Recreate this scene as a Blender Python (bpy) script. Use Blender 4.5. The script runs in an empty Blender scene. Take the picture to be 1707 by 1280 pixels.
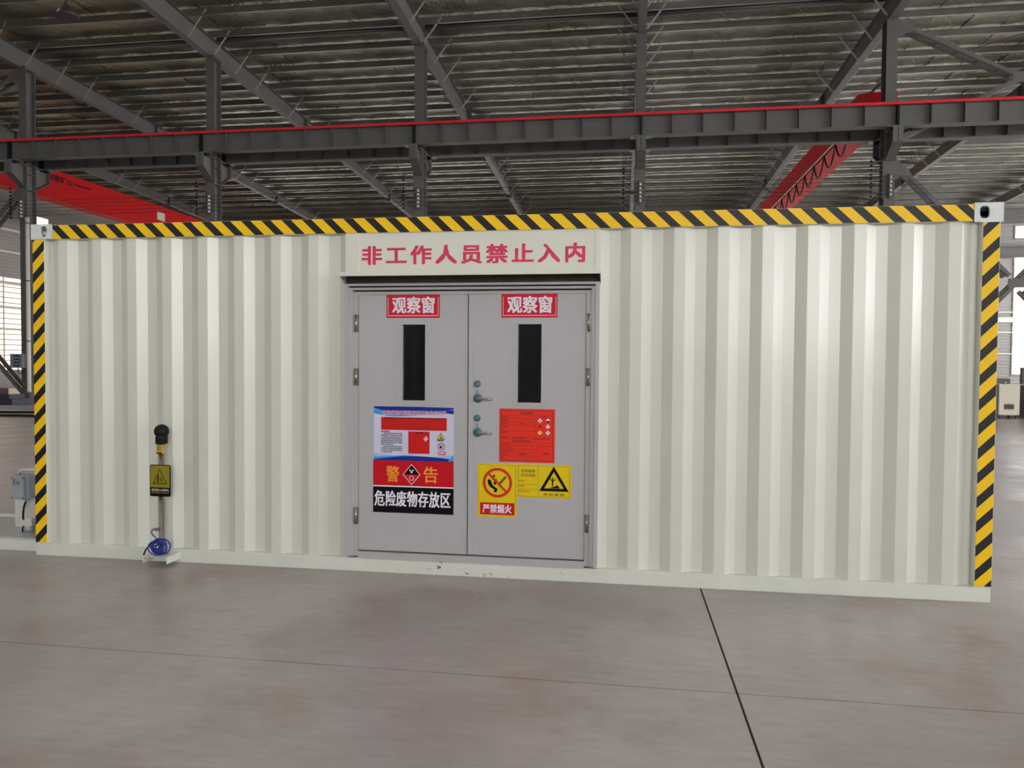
import bpy, bmesh, math, random
from mathutils import Vector, Matrix

random.seed(7)
S = bpy.context.scene
COL = S.collection
PI = math.pi

# ------------------------------------------------------------------ camera
cam_d = bpy.data.cameras.new('camera')
cam_d.sensor_width = 36.0
cam_d.lens = 36.0 * 1230.0 / 1707.0
cam_d.clip_end = 300
cam = bpy.data.objects.new('camera', cam_d)
COL.objects.link(cam)
yaw, pitch, roll = math.radians(8.46), math.radians(-1.611), math.radians(-0.403)
# camera at the height of an eye, turned left of the wall normal, tipped slightly down
cam.matrix_world = (Matrix.Translation((4.569, -5.183, 1.543)) @ Matrix.Rotation(yaw, 4, 'Z')
                    @ Matrix.Rotation(PI / 2 + pitch, 4, 'X') @ Matrix.Rotation(-roll, 4, 'Z'))
S.camera = cam

# ------------------------------------------------------------------ world, exposure
W = bpy.data.worlds.new('daylight')
S.world = W
W.use_nodes = True
W.node_tree.nodes['Background'].inputs[0].default_value = (0.80, 0.88, 1.0, 1)
W.node_tree.nodes['Background'].inputs[1].default_value = 1.0
S.view_settings.view_transform = 'Standard'
S.view_settings.look = 'None'
S.view_settings.gamma = 1.0
S.view_settings.exposure = 0.12
S.view_settings.use_curve_mapping = False
try:
    S.cycles.use_denoising = True
    S.cycles.max_bounces = 8
    S.cycles.diffuse_bounces = 5
    S.cycles.glossy_bounces = 4
    S.cycles.sample_clamp_indirect = 8.0
except Exception:
    pass

# daylight strength of each bank of windows (glowing panes), and of the added unseen rooflights
L_NEAR, L_DOOR, L_RIGHT, L_FAR, L_LEFT, L_TOPFILL = 2.4, 20.0, 17.0, 3.4, 1.6, 2.6


# ------------------------------------------------------------------ materials
def lin(c):
    return tuple(((v / 255) / 12.92 if v / 255 <= 0.04045 else (((v / 255) + 0.055) / 1.055) ** 2.4) for v in c)


_M = {}


def mat(name, rgb, rough=0.5, metal=0.0, var=0.06, scale=6.0, bump=0.0, bscale=40.0, spec=0.5, stretch=(1, 1, 1)):
    if name in _M:
        return _M[name]
    m = bpy.data.materials.new(name)
    m.use_nodes = True
    nt = m.node_tree
    b = nt.nodes['Principled BSDF']
    b.inputs['Roughness'].default_value = rough
    b.inputs['Metallic'].default_value = metal
    b.inputs['Specular IOR Level'].default_value = spec
    c = lin(rgb)
    tc = nt.nodes.new('ShaderNodeTexCoord')
    mp = nt.nodes.new('ShaderNodeMapping')
    mp.inputs['Scale'].default_value = stretch
    nt.links.new(tc.outputs['Object'], mp.inputs[0])
    n = nt.nodes.new('ShaderNodeTexNoise')
    n.inputs['Scale'].default_value = scale
    n.inputs['Detail'].default_value = 5
    nt.links.new(mp.outputs[0], n.inputs['Vector'])
    r = nt.nodes.new('ShaderNodeValToRGB')
    r.color_ramp.elements[0].position = 0.3
    r.color_ramp.elements[1].position = 0.7
    r.color_ramp.elements[0].color = (*[v * (1 - var) for v in c], 1)
    r.color_ramp.elements[1].color = (*[min(1, v * (1 + var)) for v in c], 1)
    nt.links.new(n.outputs[0], r.inputs[0])
    nt.links.new(r.outputs[0], b.inputs['Base Color'])
    if bump:
        n2 = nt.nodes.new('ShaderNodeTexNoise')
        n2.inputs['Scale'].default_value = bscale
        n2.inputs['Detail'].default_value = 3
        nt.links.new(mp.outputs[0], n2.inputs['Vector'])
        bp = nt.nodes.new('ShaderNodeBump')
        bp.inputs['Strength'].default_value = bump
        bp.inputs['Distance'].default_value = 0.02
        nt.links.new(n2.outputs[0], bp.inputs['Height'])
        nt.links.new(bp.outputs[0], b.inputs['Normal'])
    _M[name] = m
    return m


def glow(name, rgb, strength):
    """a daylit translucent pane"""
    if name in _M:
        return _M[name]
    m = bpy.data.materials.new(name)
    m.use_nodes = True
    nt = m.node_tree
    b = nt.nodes['Principled BSDF']
    b.inputs['Base Color'].default_value = (0.6, 0.6, 0.6, 1)
    b.inputs['Roughness'].default_value = 0.4
    n = nt.nodes.new('ShaderNodeTexNoise')
    n.inputs['Scale'].default_value = 0.4
    r = nt.nodes.new('ShaderNodeValToRGB')
    c = lin(rgb)
    r.color_ramp.elements[0].color = (*[v * 0.85 for v in c], 1)
    r.color_ramp.elements[1].color = (*c, 1)
    nt.links.new(n.outputs[0], r.inputs[0])
    nt.links.new(r.outputs[0], b.inputs['Emission Color'])
    b.inputs['Emission Strength'].default_value = strength
    _M[name] = m
    return m


WHITE = mat('container paint', (212, 213, 201), 0.27, var=0.02, scale=1.6, bump=0.16, bscale=1.6, spec=0.5)
RAILW = mat('rail paint', (214, 216, 206), 0.42, var=0.03, scale=5)
DOORG = mat('grey door paint', (178, 176, 179), 0.36, var=0.015, scale=2.0, bump=0.05, bscale=2.0)
FRAMEG = mat('grey frame paint', (176, 174, 174), 0.38, var=0.02)
CAST = mat('casting paint', (214, 220, 218), 0.5, var=0.05, scale=20, bump=0.2, bscale=60)
STEEL = mat('grey steel paint', (93, 91, 88), 0.65, var=0.08, scale=1.5)
STEELD = mat('dark steel paint', (84, 82, 82), 0.5, var=0.1, scale=1.5)
PURLIN = mat('galvanised purlin', (120, 118, 112), 0.42, metal=0.55, var=0.15, scale=2.0)
BRACE = mat('galvanised angle', (176, 172, 164), 0.45, metal=0.4, var=0.1)
CRANE = mat('crane red paint', (192, 26, 28), 0.7, var=0.06, scale=1.0, spec=0.15)
RAILR = mat('rail red paint', (214, 20, 34), 0.4, var=0.05)
STAIN = mat('stainless steel', (158, 150, 144), 0.27, metal=0.9, var=0.05, scale=30)
BLACK = mat('black rubber', (18, 18, 22), 0.55, var=0.1, spec=0.25)
INK = mat('black ink', (10, 8, 12), 0.6, var=0.05, spec=0.12)
TEAL = mat('teal film', (62, 112, 122), 0.35, metal=0.3, var=0.08, scale=40)
BLUEC = mat('blue cable', (18, 44, 150), 0.25, var=0.15, scale=40)
GOLD = mat('brass label', (196, 160, 70), 0.35, metal=0.4, var=0.1, scale=30)
CLAD = mat('grey cladding', (150, 146, 142), 0.5, var=0.05, scale=0.6)
BOXG = mat('junction box grey', (150, 160, 168), 0.5, var=0.05)
PVC = mat('white plastic pipe', (206, 204, 196), 0.45, var=0.04)
BEIGE = mat('beige cabinet paint', (214, 206, 186), 0.5, var=0.04)
NAVY = mat('dark blue paint', (40, 52, 84), 0.5, var=0.08)
BROWN = mat('brown paint', (72, 56, 54), 0.6, var=0.1)
SCRAP = mat('dark mill steel', (62, 62, 72), 0.45, metal=0.3, var=0.25, scale=4)
SHEET = mat('bare sheet steel', (176, 176, 180), 0.35, metal=0.5, var=0.15, scale=1.0)
LAMPM = mat('lamp housing', (52, 40, 40), 0.5, var=0.1)
PORC = mat('white porcelain', (214, 214, 210), 0.3, var=0.03)
PINKRED = mat('stencilled red paint', (212, 44, 84), 0.5, var=0.12, scale=14)
SIGNRED = mat('glossy red sticker', (204, 18, 44), 0.3, var=0.06, scale=60, spec=0.25)
SIGNW = mat('white print', (232, 226, 238), 0.4, var=0.02)
POSTW = mat('poster white', (204, 204, 226), 0.4, var=0.03, spec=0.25)
POSTR = mat('poster red', (206, 24, 22), 0.4, var=0.04, spec=0.25)
WARNR = mat('warning red', (196, 10, 28), 0.4, var=0.04, spec=0.25)
ORANGE = mat('print orange', (238, 150, 44), 0.4, var=0.04)
LABELR = mat('label orange red', (232, 50, 30), 0.35, var=0.03, spec=0.25)
LABELD = mat('label dark print', (110, 14, 16), 0.5, var=0.05)
YEL = mat('sign yellow', (226, 196, 8), 0.38, var=0.03, spec=0.25)
YELP = mat('pale yellow print', (238, 222, 90), 0.4, var=0.02)
OLIVE = mat('olive yellow sign', (140, 130, 30), 0.35, var=0.06, scale=20, spec=0.25)
SRED = mat('sign red', (200, 34, 20), 0.4, var=0.04)
BLUED = mat('print deep blue', (14, 44, 140), 0.4, var=0.03, spec=0.25)
BLUEL = mat('print light blue', (60, 160, 226), 0.4, var=0.04)
BLUEP = mat('print pale blue', (150, 190, 236), 0.4, var=0.03)
MAGEN = mat('print magenta', (196, 58, 128), 0.4, var=0.05)
EXRED = mat('print maroon', (120, 40, 70), 0.5, var=0.05)
OLIVEW = mat('print olive brown', (96, 84, 14), 0.5, var=0.05)


def hazard(name, kx, kz, phase, period, duty):
    m = bpy.data.materials.new(name)
    m.use_nodes = True
    nt = m.node_tree
    b = nt.nodes['Principled BSDF']
    b.inputs['Roughness'].default_value = 0.42
    tc = nt.nodes.new('ShaderNodeTexCoord')
    sep = nt.nodes.new('ShaderNodeSeparateXYZ')
    nt.links.new(tc.outputs['Object'], sep.inputs[0])

    def M(op, a, bb):
        n = nt.nodes.new('ShaderNodeMath')
        n.operation = op
        for i, v in enumerate((a, bb)):
            if isinstance(v, (int, float)):
                n.inputs[i].default_value = v
            else:
                nt.links.new(v, n.inputs[i])
        return n.outputs[0]
    t = M('ADD', M('MULTIPLY', sep.outputs['X'], kx), M('MULTIPLY', sep.outputs['Z'], kz))
    t = M('FRACT', M('DIVIDE', M('SUBTRACT', t, phase), period), 0.0)
    k = M('LESS_THAN', t, duty)
    n = nt.nodes.new('ShaderNodeTexNoise')
    n.inputs['Scale'].default_value = 30
    mixy = nt.nodes.new('ShaderNodeMix')
    mixy.data_type = 'RGBA'
    mixy.inputs[6].default_value = (*lin((244, 192, 0)), 1)
    mixy.inputs[7].default_value = (*lin((250, 206, 14)), 1)
    nt.links.new(n.outputs[0], mixy.inputs[0])
    mix = nt.nodes.new('ShaderNodeMix')
    mix.data_type = 'RGBA'
    mix.inputs[6].default_value = (*lin((24, 22, 26)), 1)
    b.inputs['Specular IOR Level'].default_value = 0.3
    nt.links.new(k, mix.inputs[0])
    nt.links.new(mixy.outputs[2], mix.inputs[7])
    nt.links.new(mix.outputs[2], b.inputs['Base Color'])
    return m


HAZ_TOP = hazard('hazard stripes on the top rail', 1.0, 1.05, 5.051 + 1.05 * 2.482 - 0.086, 0.1597, 0.54)
HAZ_L = hazard('hazard stripes on the left post', -1.05, 1.0, 2.37, 0.1585, 0.54)
HAZ_R = hazard('hazard stripes on the right post', -1.0, 1.0, 2.285 - 6.866, 0.1594, 0.54)


def concrete():
    m = bpy.data.materials.new('polished concrete')
    m.use_nodes = True
    nt = m.node_tree
    b = nt.nodes['Principled BSDF']
    geo = nt.nodes.new('ShaderNodeNewGeometry')

    def noise(scale, detail, stretch=(1, 1, 1), rough=0.55):
        mp = nt.nodes.new('ShaderNodeMapping')
        mp.inputs['Scale'].default_value = stretch
        nt.links.new(geo.outputs['Position'], mp.inputs[0])
        n = nt.nodes.new('ShaderNodeTexNoise')
        n.inputs['Scale'].default_value = scale
        n.inputs['Detail'].default_value = detail
        n.inputs['Roughness'].default_value = rough
        nt.links.new(mp.outputs[0], n.inputs['Vector'])
        return n.outputs[0]

    def ramp(f, p0, p1, c0, c1):
        r = nt.nodes.new('ShaderNodeValToRGB')
        r.color_ramp.elements[0].position = p0
        r.color_ramp.elements[1].position = p1
        r.color_ramp.elements[0].color = (*c0, 1)
        r.color_ramp.elements[1].color = (*c1, 1)
        nt.links.new(f, r.inputs[0])
        return r.outputs[0]

    def mix(f, a, c, blend='MIX'):
        x = nt.nodes.new('ShaderNodeMix')
        x.data_type = 'RGBA'
        x.blend_type = blend
        if isinstance(f, float):
            x.inputs[0].default_value = f
        else:
            nt.links.new(f, x.inputs[0])
        for i, v in ((6, a), (7, c)):
            if isinstance(v, tuple):
                x.inputs[i].default_value = (*v, 1)
            else:
                nt.links.new(v, x.inputs[i])
        return x.outputs[2]
    base = ramp(noise(0.55, 6), 0.32, 0.68, lin((148, 140, 137)), lin((171, 162, 159)))
    blot = ramp(noise(0.9, 8, (1, 1, 1), 0.65), 0.50, 0.70, (0, 0, 0), (1, 1, 1))
    c = mix(blot, base, lin((148, 132, 122)))
    fine = ramp(noise(9, 8, (0.5, 2.2, 1), 0.7), 0.3, 0.7, (0.86, 0.86, 0.86), (1.06, 1.06, 1.06))
    c = mix(1.0, c, fine, 'MULTIPLY')
    spk = ramp(noise(60, 3), 0.68, 0.76, (1, 1, 1), (0.72, 0.7, 0.68))
    c = mix(1.0, c, spk, 'MULTIPLY')
    nt.links.new(c, b.inputs['Base Color'])
    rr = ramp(noise(1.3, 5), 0.3, 0.7, (0.27, 0.27, 0.27), (0.42, 0.42, 0.42))
    nt.links.new(rr, b.inputs['Roughness'])
    b.inputs['Specular IOR Level'].default_value = 0.45
    bp = nt.nodes.new('ShaderNodeBump')
    bp.inputs['Strength'].default_value = 0.12
    bp.inputs['Distance'].default_value = 0.01
    nt.links.new(noise(14, 6), bp.inputs['Height'])
    nt.links.new(bp.outputs[0], b.inputs['Normal'])
    return m


CONC = concrete()
JOINT = mat('joint filler', (44, 40, 40), 0.8, var=0.2, scale=40)


def foil():
    m = bpy.data.materials.new('aluminium foil insulation')
    m.use_nodes = True
    nt = m.node_tree
    b = nt.nodes['Principled BSDF']
    b.inputs['Metallic'].default_value = 0.75
    geo = nt.nodes.new('ShaderNodeNewGeometry')

    def noise(scale, detail, stretch):
        mp = nt.nodes.new('ShaderNodeMapping')
        mp.inputs['Scale'].default_value = stretch
        nt.links.new(geo.outputs['Position'], mp.inputs[0])
        n = nt.nodes.new('ShaderNodeTexNoise')
        n.inputs['Scale'].default_value = scale
        n.inputs['Detail'].default_value = detail
        nt.links.new(mp.outputs[0], n.inputs['Vector'])
        return n.outputs[0]
    r = nt.nodes.new('ShaderNodeValToRGB')
    e = r.color_ramp.elements
    e[0].position = 0.3
    e[0].color = (*lin((140, 126, 118)), 1)
    e[1].position = 0.7
    e[1].color = (*lin((178, 174, 158)), 1)
    k = e.new(0.5)
    k.color = (*lin((156, 156, 138)), 1)
    nt.links.new(noise(0.7, 4, (1, 1, 1)), r.inputs[0])
    nt.links.new(r.outputs[0], b.inputs['Base Color'])
    b.inputs['Roughness'].default_value = 0.24
    bp = nt.nodes.new('ShaderNodeBump')
    bp.inputs['Strength'].default_value = 0.85
    bp.inputs['Distance'].default_value = 0.10
    nt.links.new(noise(5.0, 6, (1.8, 1.0, 1)), bp.inputs['Height'])
    nt.links.new(bp.outputs[0], b.inputs['Normal'])
    return m


FOIL = foil()


def glass():
    m = bpy.data.materials.new('window glass')
    m.use_nodes = True
    nt = m.node_tree
    b = nt.nodes['Principled BSDF']
    b.inputs['Base Color'].default_value = (0.75, 0.8, 0.85, 1)
    b.inputs['Roughness'].default_value = 0.03
    b.inputs['IOR'].default_value = 1.5
    b.inputs['Transmission Weight'].default_value = 1.0
    n = nt.nodes.new('ShaderNodeTexNoise')
    n.inputs['Scale'].default_value = 5
    r = nt.nodes.new('ShaderNodeValToRGB')
    r.color_ramp.elements[0].color = (0.02, 0.02, 0.02, 1)
    r.color_ramp.elements[1].color = (0.09, 0.09, 0.09, 1)
    nt.links.new(n.outputs[0], r.inputs[0])
    nt.links.new(r.outputs[0], b.inputs['Roughness'])
    return m


GLASS = glass()


# ------------------------------------------------------------------ mesh building
class MB:
    def __init__(self):
        self.bm = bmesh.new()

    def poly(self, pts):
        vs = [self.bm.verts.new(p) for p in pts]
        return self.bm.faces.new(vs)

    def hexa(self, p):
        """8 corners: bottom ring 0-3, top ring 4-7"""
        v = [self.bm.verts.new(q) for q in p]
        for f in ((3, 2, 1, 0), (4, 5, 6, 7), (0, 1, 5, 4), (1, 2, 6, 5), (2, 3, 7, 6), (3, 0, 4, 7)):
            self.bm.faces.new([v[i] for i in f])

    def box(self, x0, x1, y0, y1, z0, z1, bev=0.0):
        g = MB() if bev else self
        g.hexa([(x0, y0, z0), (x1, y0, z0), (x1, y1, z0), (x0, y1, z0),
                (x0, y0, z1), (x1, y0, z1), (x1, y1, z1), (x0, y1, z1)])
        if bev:
            bmesh.ops.bevel(g.bm, geom=g.bm.edges[:], offset=bev, segments=2, affect='EDGES', clamp_overlap=True)
            tmp = bpy.data.meshes.new('t')
            g.bm.to_mesh(tmp)
            g.bm.free()
            self.bm.from_mesh(tmp)
            bpy.data.meshes.remove(tmp)
        return self

    def prism(self, pts, axis, a, b):
        """polygon of 2-D points pushed along an axis; (u,v) = (y,z) for x, (x,z) for y, (x,y) for z"""
        def P(u, v, w):
            return {'x': (w, u, v), 'y': (u, w, v), 'z': (u, v, w)}[axis]
        A = [self.bm.verts.new(P(u, v, a)) for u, v in pts]
        B = [self.bm.verts.new(P(u, v, b)) for u, v in pts]
        self.bm.faces.new(A)
        self.bm.faces.new(B[::-1])
        for i in range(len(pts)):
            j = (i + 1) % len(pts)
            self.bm.faces.new([A[i], B[i], B[j], A[j]])
        return self

    def cyl(self, p0, p1, r0, r1=None, n=16, caps=True):
        r1 = r0 if r1 is None else r1
        p0, p1 = Vector(p0), Vector(p1)
        d = (p1 - p0).normalized()
        u = d.orthogonal().normalized()
        w = d.cross(u)
        A = [self.bm.verts.new(p0 + (u * math.cos(2 * PI * i / n) + w * math.sin(2 * PI * i / n)) * r0) for i in range(n)]
        B = [self.bm.verts.new(p1 + (u * math.cos(2 * PI * i / n) + w * math.sin(2 * PI * i / n)) * r1) for i in range(n)]
        for i in range(n):
            j = (i + 1) % n
            f = self.bm.faces.new([A[i], A[j], B[j], B[i]])
            f.smooth = True
        if caps:
            self.bm.faces.new(A[::-1])
            self.bm.faces.new(B)
        return self

    def bar(self, p0, p1, w, h, up=(0, 0, 1)):
        p0, p1 = Vector(p0), Vector(p1)
        d = (p1 - p0).normalized()
        s = d.cross(Vector(up))
        if s.length < 1e-4:
            s = Vector((1, 0, 0))
        s.normalize()
        t = s.cross(d).normalized()
        q = []
        for P in (p0, p1):
            q += [P - s * w / 2 - t * h / 2, P + s * w / 2 - t * h / 2, P + s * w / 2 + t * h / 2, P - s * w / 2 + t * h / 2]
        self.hexa(q)
        return self

    def tube(self, path, r, n=8):
        path = [Vector(p) for p in path]
        rings = []
        prev = None
        for i, p in enumerate(path):
            d = (path[min(i + 1, len(path) - 1)] - path[max(i - 1, 0)]).normalized()
            u = d.orthogonal() if prev is None else prev - d * prev.dot(d)
            u.normalize()
            prev = u
            w = d.cross(u)
            rings.append([self.bm.verts.new(p + (u * math.cos(2 * PI * k / n) + w * math.sin(2 * PI * k / n)) * r) for k in range(n)])
        for a, b in zip(rings, rings[1:]):
            for k in range(n):
                j = (k + 1) % n
                f = self.bm.faces.new([a[k], a[j], b[j], b[k]])
                f.smooth = True
        self.bm.faces.new(rings[0][::-1])
        self.bm.faces.new(rings[-1])
        return self

    def lathe(self, c, prof, n=24, axis=(0, 0, 1)):
        c = Vector(c)
        ax = Vector(axis).normalized()
        u = ax.orthogonal().normalized()
        w = ax.cross(u)
        rings = []
        for r, z in prof:
            rings.append([self.bm.verts.new(c + ax * z + (u * math.cos(2 * PI * k / n) + w * math.sin(2 * PI * k / n)) * max(r, 1e-4)) for k in range(n)])
        for a, b in zip(rings, rings[1:]):
            for k in range(n):
                j = (k + 1) % n
                f = self.bm.faces.new([a[k], a[j], b[j], b[k]])
                f.smooth = True
        self.bm.faces.new(rings[0][::-1])
        self.bm.faces.new(rings[-1])
        return self

    def ibeam(self, p0, p1, depth0, depth1, width, tf=0.016, tw=0.010, up=(0, 0, 1)):
        """I-section; p0, p1 are on the TOP face"""
        p0, p1 = Vector(p0), Vector(p1)
        d = (p1 - p0).normalized()
        s = d.cross(Vector(up)).normalized()
        u = Vector(up)

        def slab(a0, a1, b0, b1, w):
            q = []
            for P, t, bt in ((p0, a0, b0), (p1, a1, b1)):
                q += [P - s * w / 2 - u * bt, P + s * w / 2 - u * bt, P + s * w / 2 - u * t, P - s * w / 2 - u * t]
            self.hexa(q)
        slab(0, 0, tf, tf, width)
        slab(depth0 - tf, depth1 - tf, depth0, depth1, width)
        slab(tf, tf, depth0 - tf, depth1 - tf, tw)
        return self

    def build(self, name, m, parent=None, loc=None, smooth=False):
        bmesh.ops.recalc_face_normals(self.bm, faces=self.bm.faces[:])
        me = bpy.data.meshes.new(name)
        self.bm.to_mesh(me)
        self.bm.free()
        me.materials.append(m)
        return link(name, me, parent, loc)


def link(name, me, parent=None, loc=None):
    o = bpy.data.objects.new(name, me)
    COL.objects.link(o)
    if parent is not None:
        o.parent = parent
    if loc is not None:
        o.location = loc
    return o


def thing(name, label, cat, loc=(0, 0, 0), group=None):
    o = bpy.data.objects.new(name, None)
    COL.objects.link(o)
    o.location = loc
    o.empty_display_size = 0.1
    o['label'] = label
    o['category'] = cat
    if group:
        o['group'] = group
    return o


def tag(o, label, cat, group=None):
    o['label'] = label
    o['category'] = cat
    if group:
        o['group'] = group
    return o


def struct(o):
    o['kind'] = 'structure'
    return o


def copy_tree(o, parent=None):
    c = o.copy()
    COL.objects.link(c)
    if parent is not None:
        c.parent = parent
    for ch in list(o.children):
        copy_tree(ch, c)
    return c


def text(parent, name, s, x0, x1, z0, z1, y, m, bold=0.0, space=1.0, facing='-y', label=None):
    """printed lettering stretched to the box x0..x1, z0..z1 on a plane"""
    cu = bpy.data.curves.new('lettering', 'FONT')
    cu.body = s
    cu.size = 1.0
    cu.resolution_u = 2
    cu.space_character = space
    t = bpy.data.objects.new('lettering', cu)
    COL.objects.link(t)
    dg = bpy.context.evaluated_depsgraph_get()
    me = bpy.data.meshes.new_from_object(t.evaluated_get(dg))
    bpy.data.objects.remove(t)
    bpy.data.curves.remove(cu)
    xs = [v.co.x for v in me.vertices]
    ys = [v.co.y for v in me.vertices]
    if not xs:
        return None
    a, b, c, d = min(xs), max(xs), min(ys), max(ys)
    for v in me.vertices:
        u = x0 + (v.co.x - a) / (b - a) * (x1 - x0)
        w = z0 + (v.co.y - c) / (d - c) * (z1 - z0)
        v.co = (u, y, w) if facing == '-y' else (y, u, w)
    me.materials.clear()
    me.materials.append(m)
    if bold:                    # heavier strokes: the outline printed again, shifted by a hair
        k = bold * (x1 - x0) / (b - a)
        bm = bmesh.new()
        for lay, (du, dw) in enumerate(((0, 0), (1, 0.6), (-1, 0.6), (1, -0.6), (-1, -0.6))):
            n0 = len(bm.verts)
            bm.from_mesh(me)
            bm.verts.ensure_lookup_table()
            for v in bm.verts[n0:]:
                v.co += Vector((du * k, -0.00012 * lay, dw * k)) if facing == '-y' else Vector((0.0004 * lay, du * k, dw * k))
        bm.to_mesh(me)
        bm.free()
    o = link(name, me, parent)
    if label:
        o['label'] = label
    return o


def flat(parent, name, polys, y, m):
    """flat printed shapes (lists of (x, z)) on the plane y"""
    b = MB()
    for p in polys:
        b.poly([(u, y, v) for u, v in p])
    bm = b.bm
    me = bpy.data.meshes.new(name)
    for f in bm.faces:
        f.normal_update()
        if f.normal.y > 0:
            f.normal_flip()
    bm.to_mesh(me)
    bm.free()
    me.materials.append(m)
    return link(name, me, parent)


def rect(x0, x1, z0, z1):
    return [(x0, z0), (x1, z0), (x1, z1), (x0, z1)]


def ring(cx, cz, r0, r1, n=32, kz=1.0):
    out = []
    for i in range(n):
        a, b = 2 * PI * i / n, 2 * PI * (i + 1) / n
        out.append([(cx + r0 * math.cos(a), cz + r0 * kz * math.sin(a)), (cx + r1 * math.cos(a), cz + r1 * kz * math.sin(a)),
                    (cx + r1 * math.cos(b), cz + r1 * kz * math.sin(b)), (cx + r0 * math.cos(b), cz + r0 * kz * math.sin(b))])
    return out


def disc(cx, cz, r, n=20, kz=1.0):
    return [(cx + r * math.cos(2 * PI * i / n), cz + r * kz * math.sin(2 * PI * i / n)) for i in range(n)]


def stroke(p, q, w):
    (x0, z0), (x1, z1) = p, q
    L = math.hypot(x1 - x0, z1 - z0)
    nx, nz = -(z1 - z0) / L * w / 2, (x1 - x0) / L * w / 2
    return [(x0 + nx, z0 + nz), (x1 + nx, z1 + nz), (x1 - nx, z1 - nz), (x0 - nx, z0 - nz)]


def tri_ring(a, b, c, w):
    """outline of a triangle: three trapezoids, the band lying inside"""
    g = ((a[0] + b[0] + c[0]) / 3, (a[1] + b[1] + c[1]) / 3)
    P = [a, b, c]
    I = [(p[0] + (g[0] - p[0]) * w, p[1] + (g[1] - p[1]) * w) for p in P]
    return [[P[i], P[(i + 1) % 3], I[(i + 1) % 3], I[i]] for i in range(3)]


def diamond(cx, cz, rx, rz):
    return [(cx - rx, cz), (cx, cz - rz), (cx + rx, cz), (cx, cz + rz)]


# ================================================================== THE HALL
X0, X1, Y0, Y1 = -30.3, 40.5, -24.0, 46.0
YC = 18.2
COLX = [-23.25, -16.2, -9.15, -1.95, 5.06, 12.26, 19.3, 26.4]


def zr(y):                      # top of the rafters = underside of the purlins
    return 12.30 - 0.033 * (y - YC)


# ---- floor: concrete slabs with sawn joints between them
fl = struct(MB().box(X0, X1, Y0, Y1, -0.2, -0.012).build('floor', JOINT))
xj = [X0, -26.88, -18.88, -10.88, -2.88, 5.122, 13.12, 21.12, 29.12, 37.12, X1]
yj = [Y0, -16.0, -8.8, -1.64, 1.243, 9.2, 17.2, 25.2, 33.2, 41.2, Y1]
for i in range(len(xj) - 1):
    for j in range(len(yj) - 1):
        gx = 0.0055
        gy = 0.004
        MB().box(xj[i] + gx, xj[i + 1] - gx, yj[j] + gy, yj[j + 1] - gy, -0.15, 0.0).build('concrete_slab', CONC, fl)

# ---- roof: foil insulation laid over purlins
ceil = struct(MB().prism([(Y0, zr(Y0) + 0.40), (Y1, zr(Y1) + 0.40), (Y1, zr(Y1) + 0.46), (Y0, zr(Y0) + 0.46)], 'x', X0, X1).build('ceiling', STEELD))
PUR = [19.4 + 1.42 * k for k in range(-30, 19)]
PUR = [y for y in PUR if y > Y0 + 0.3]
pm = None
for y in PUR:
    z = zr(y)
    if pm is None:
        b = MB()
        b.box(X0, X1, -0.0015, 0.0015, 0.0, 0.24)
        b.box(X0, X1, -0.075, 0.0, 0.0, 0.004)
        b.box(X0, X1, 0.0, 0.075, 0.236, 0.24)
        b.box(X0, X1, -0.075, -0.072, 0.0, 0.022)
        o = b.build('roof_purlin', PURLIN, ceil, (0, y, z))
        pm = o.data
    else:
        link('roof_purlin', pm, ceil, (0, y, z))
# foil strips run down the slope, each sagging between the purlins
rs = random.Random(3)
xs = X0
strips = []
while xs < X1 - 0.01:
    w = min(1.2, X1 - xs)
    strips.append((xs, w))
    xs += 1.2
for xs, w in strips:
    b = MB()
    rows = []
    ylist = []
    for i in range(len(PUR) - 1):
        if PUR[i] < 10:
            continue
        for k in range(4):
            ylist.append((PUR[i] + 1.42 * k / 4, k))
    ylist = [(Y0, 0), (-10, 0), (0, 0)] + ylist + [(PUR[-1], 0), (Y1, 0)]
    tilt = rs.uniform(-0.012, 0.012)
    for y, k in ylist:
        sag = (0, 0.035, 0.05, 0.035)[k] * rs.uniform(0.5, 1.3)
        row = []
        for q in range(5):
            u = q / 4
            z = zr(y) + 0.245 + 0.05 - sag + tilt * (u - 0.5) + rs.uniform(-0.008, 0.008) - 0.012 * abs(u - 0.5) * 2
            row.append(b.bm.verts.new((xs + w * u * 0.998, y, z)))
        rows.append(row)
    for r0, r1 in zip(rows, rows[1:]):
        for q in range(4):
            f = b.bm.faces.new([r0[q], r1[q], r1[q + 1], r0[q + 1]])
            f.smooth = True
    b.build('insulation_strip', FOIL, ceil)
# sag rods: thin ties between neighbouring purlins
rodm = None
for ci in range(len(COLX) - 1):
    for fr in (0.34, 0.66):
        x = COLX[ci] + (COLX[ci + 1] - COLX[ci]) * fr
        for y in PUR:
            if 15 < y < 34:
                if rodm is None:
                    o = MB().cyl((-0.35, 0, 0.06), (0.35, 1.42, 0.16), 0.008, n=6).build('sag_rod', STEELD, ceil, (x, y, zr(y)))
                    rodm = o.data
                else:
                    link('sag_rod', rodm, ceil, (x, y, zr(y)))
# crossed wind-bracing rods under the purlins in two bays
for xa, xb in ((12.26, 19.3), (-23.25, -16.2), (19.3, 26.4), (-1.95, 5.06)):
    for ya, yb in ((18.4, 25.0), (25.0, 31.6)):
        MB().cyl((xa, ya, zr(ya) - 0.1), (xb, yb, zr(yb) - 0.1), 0.012, n=6).build('wind_rod', STEELD, ceil)
        MB().cyl((xb, ya, zr(ya) - 0.14), (xa, yb, zr(yb) - 0.14), 0.012, n=6).build('wind_rod', STEELD, ceil)


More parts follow.
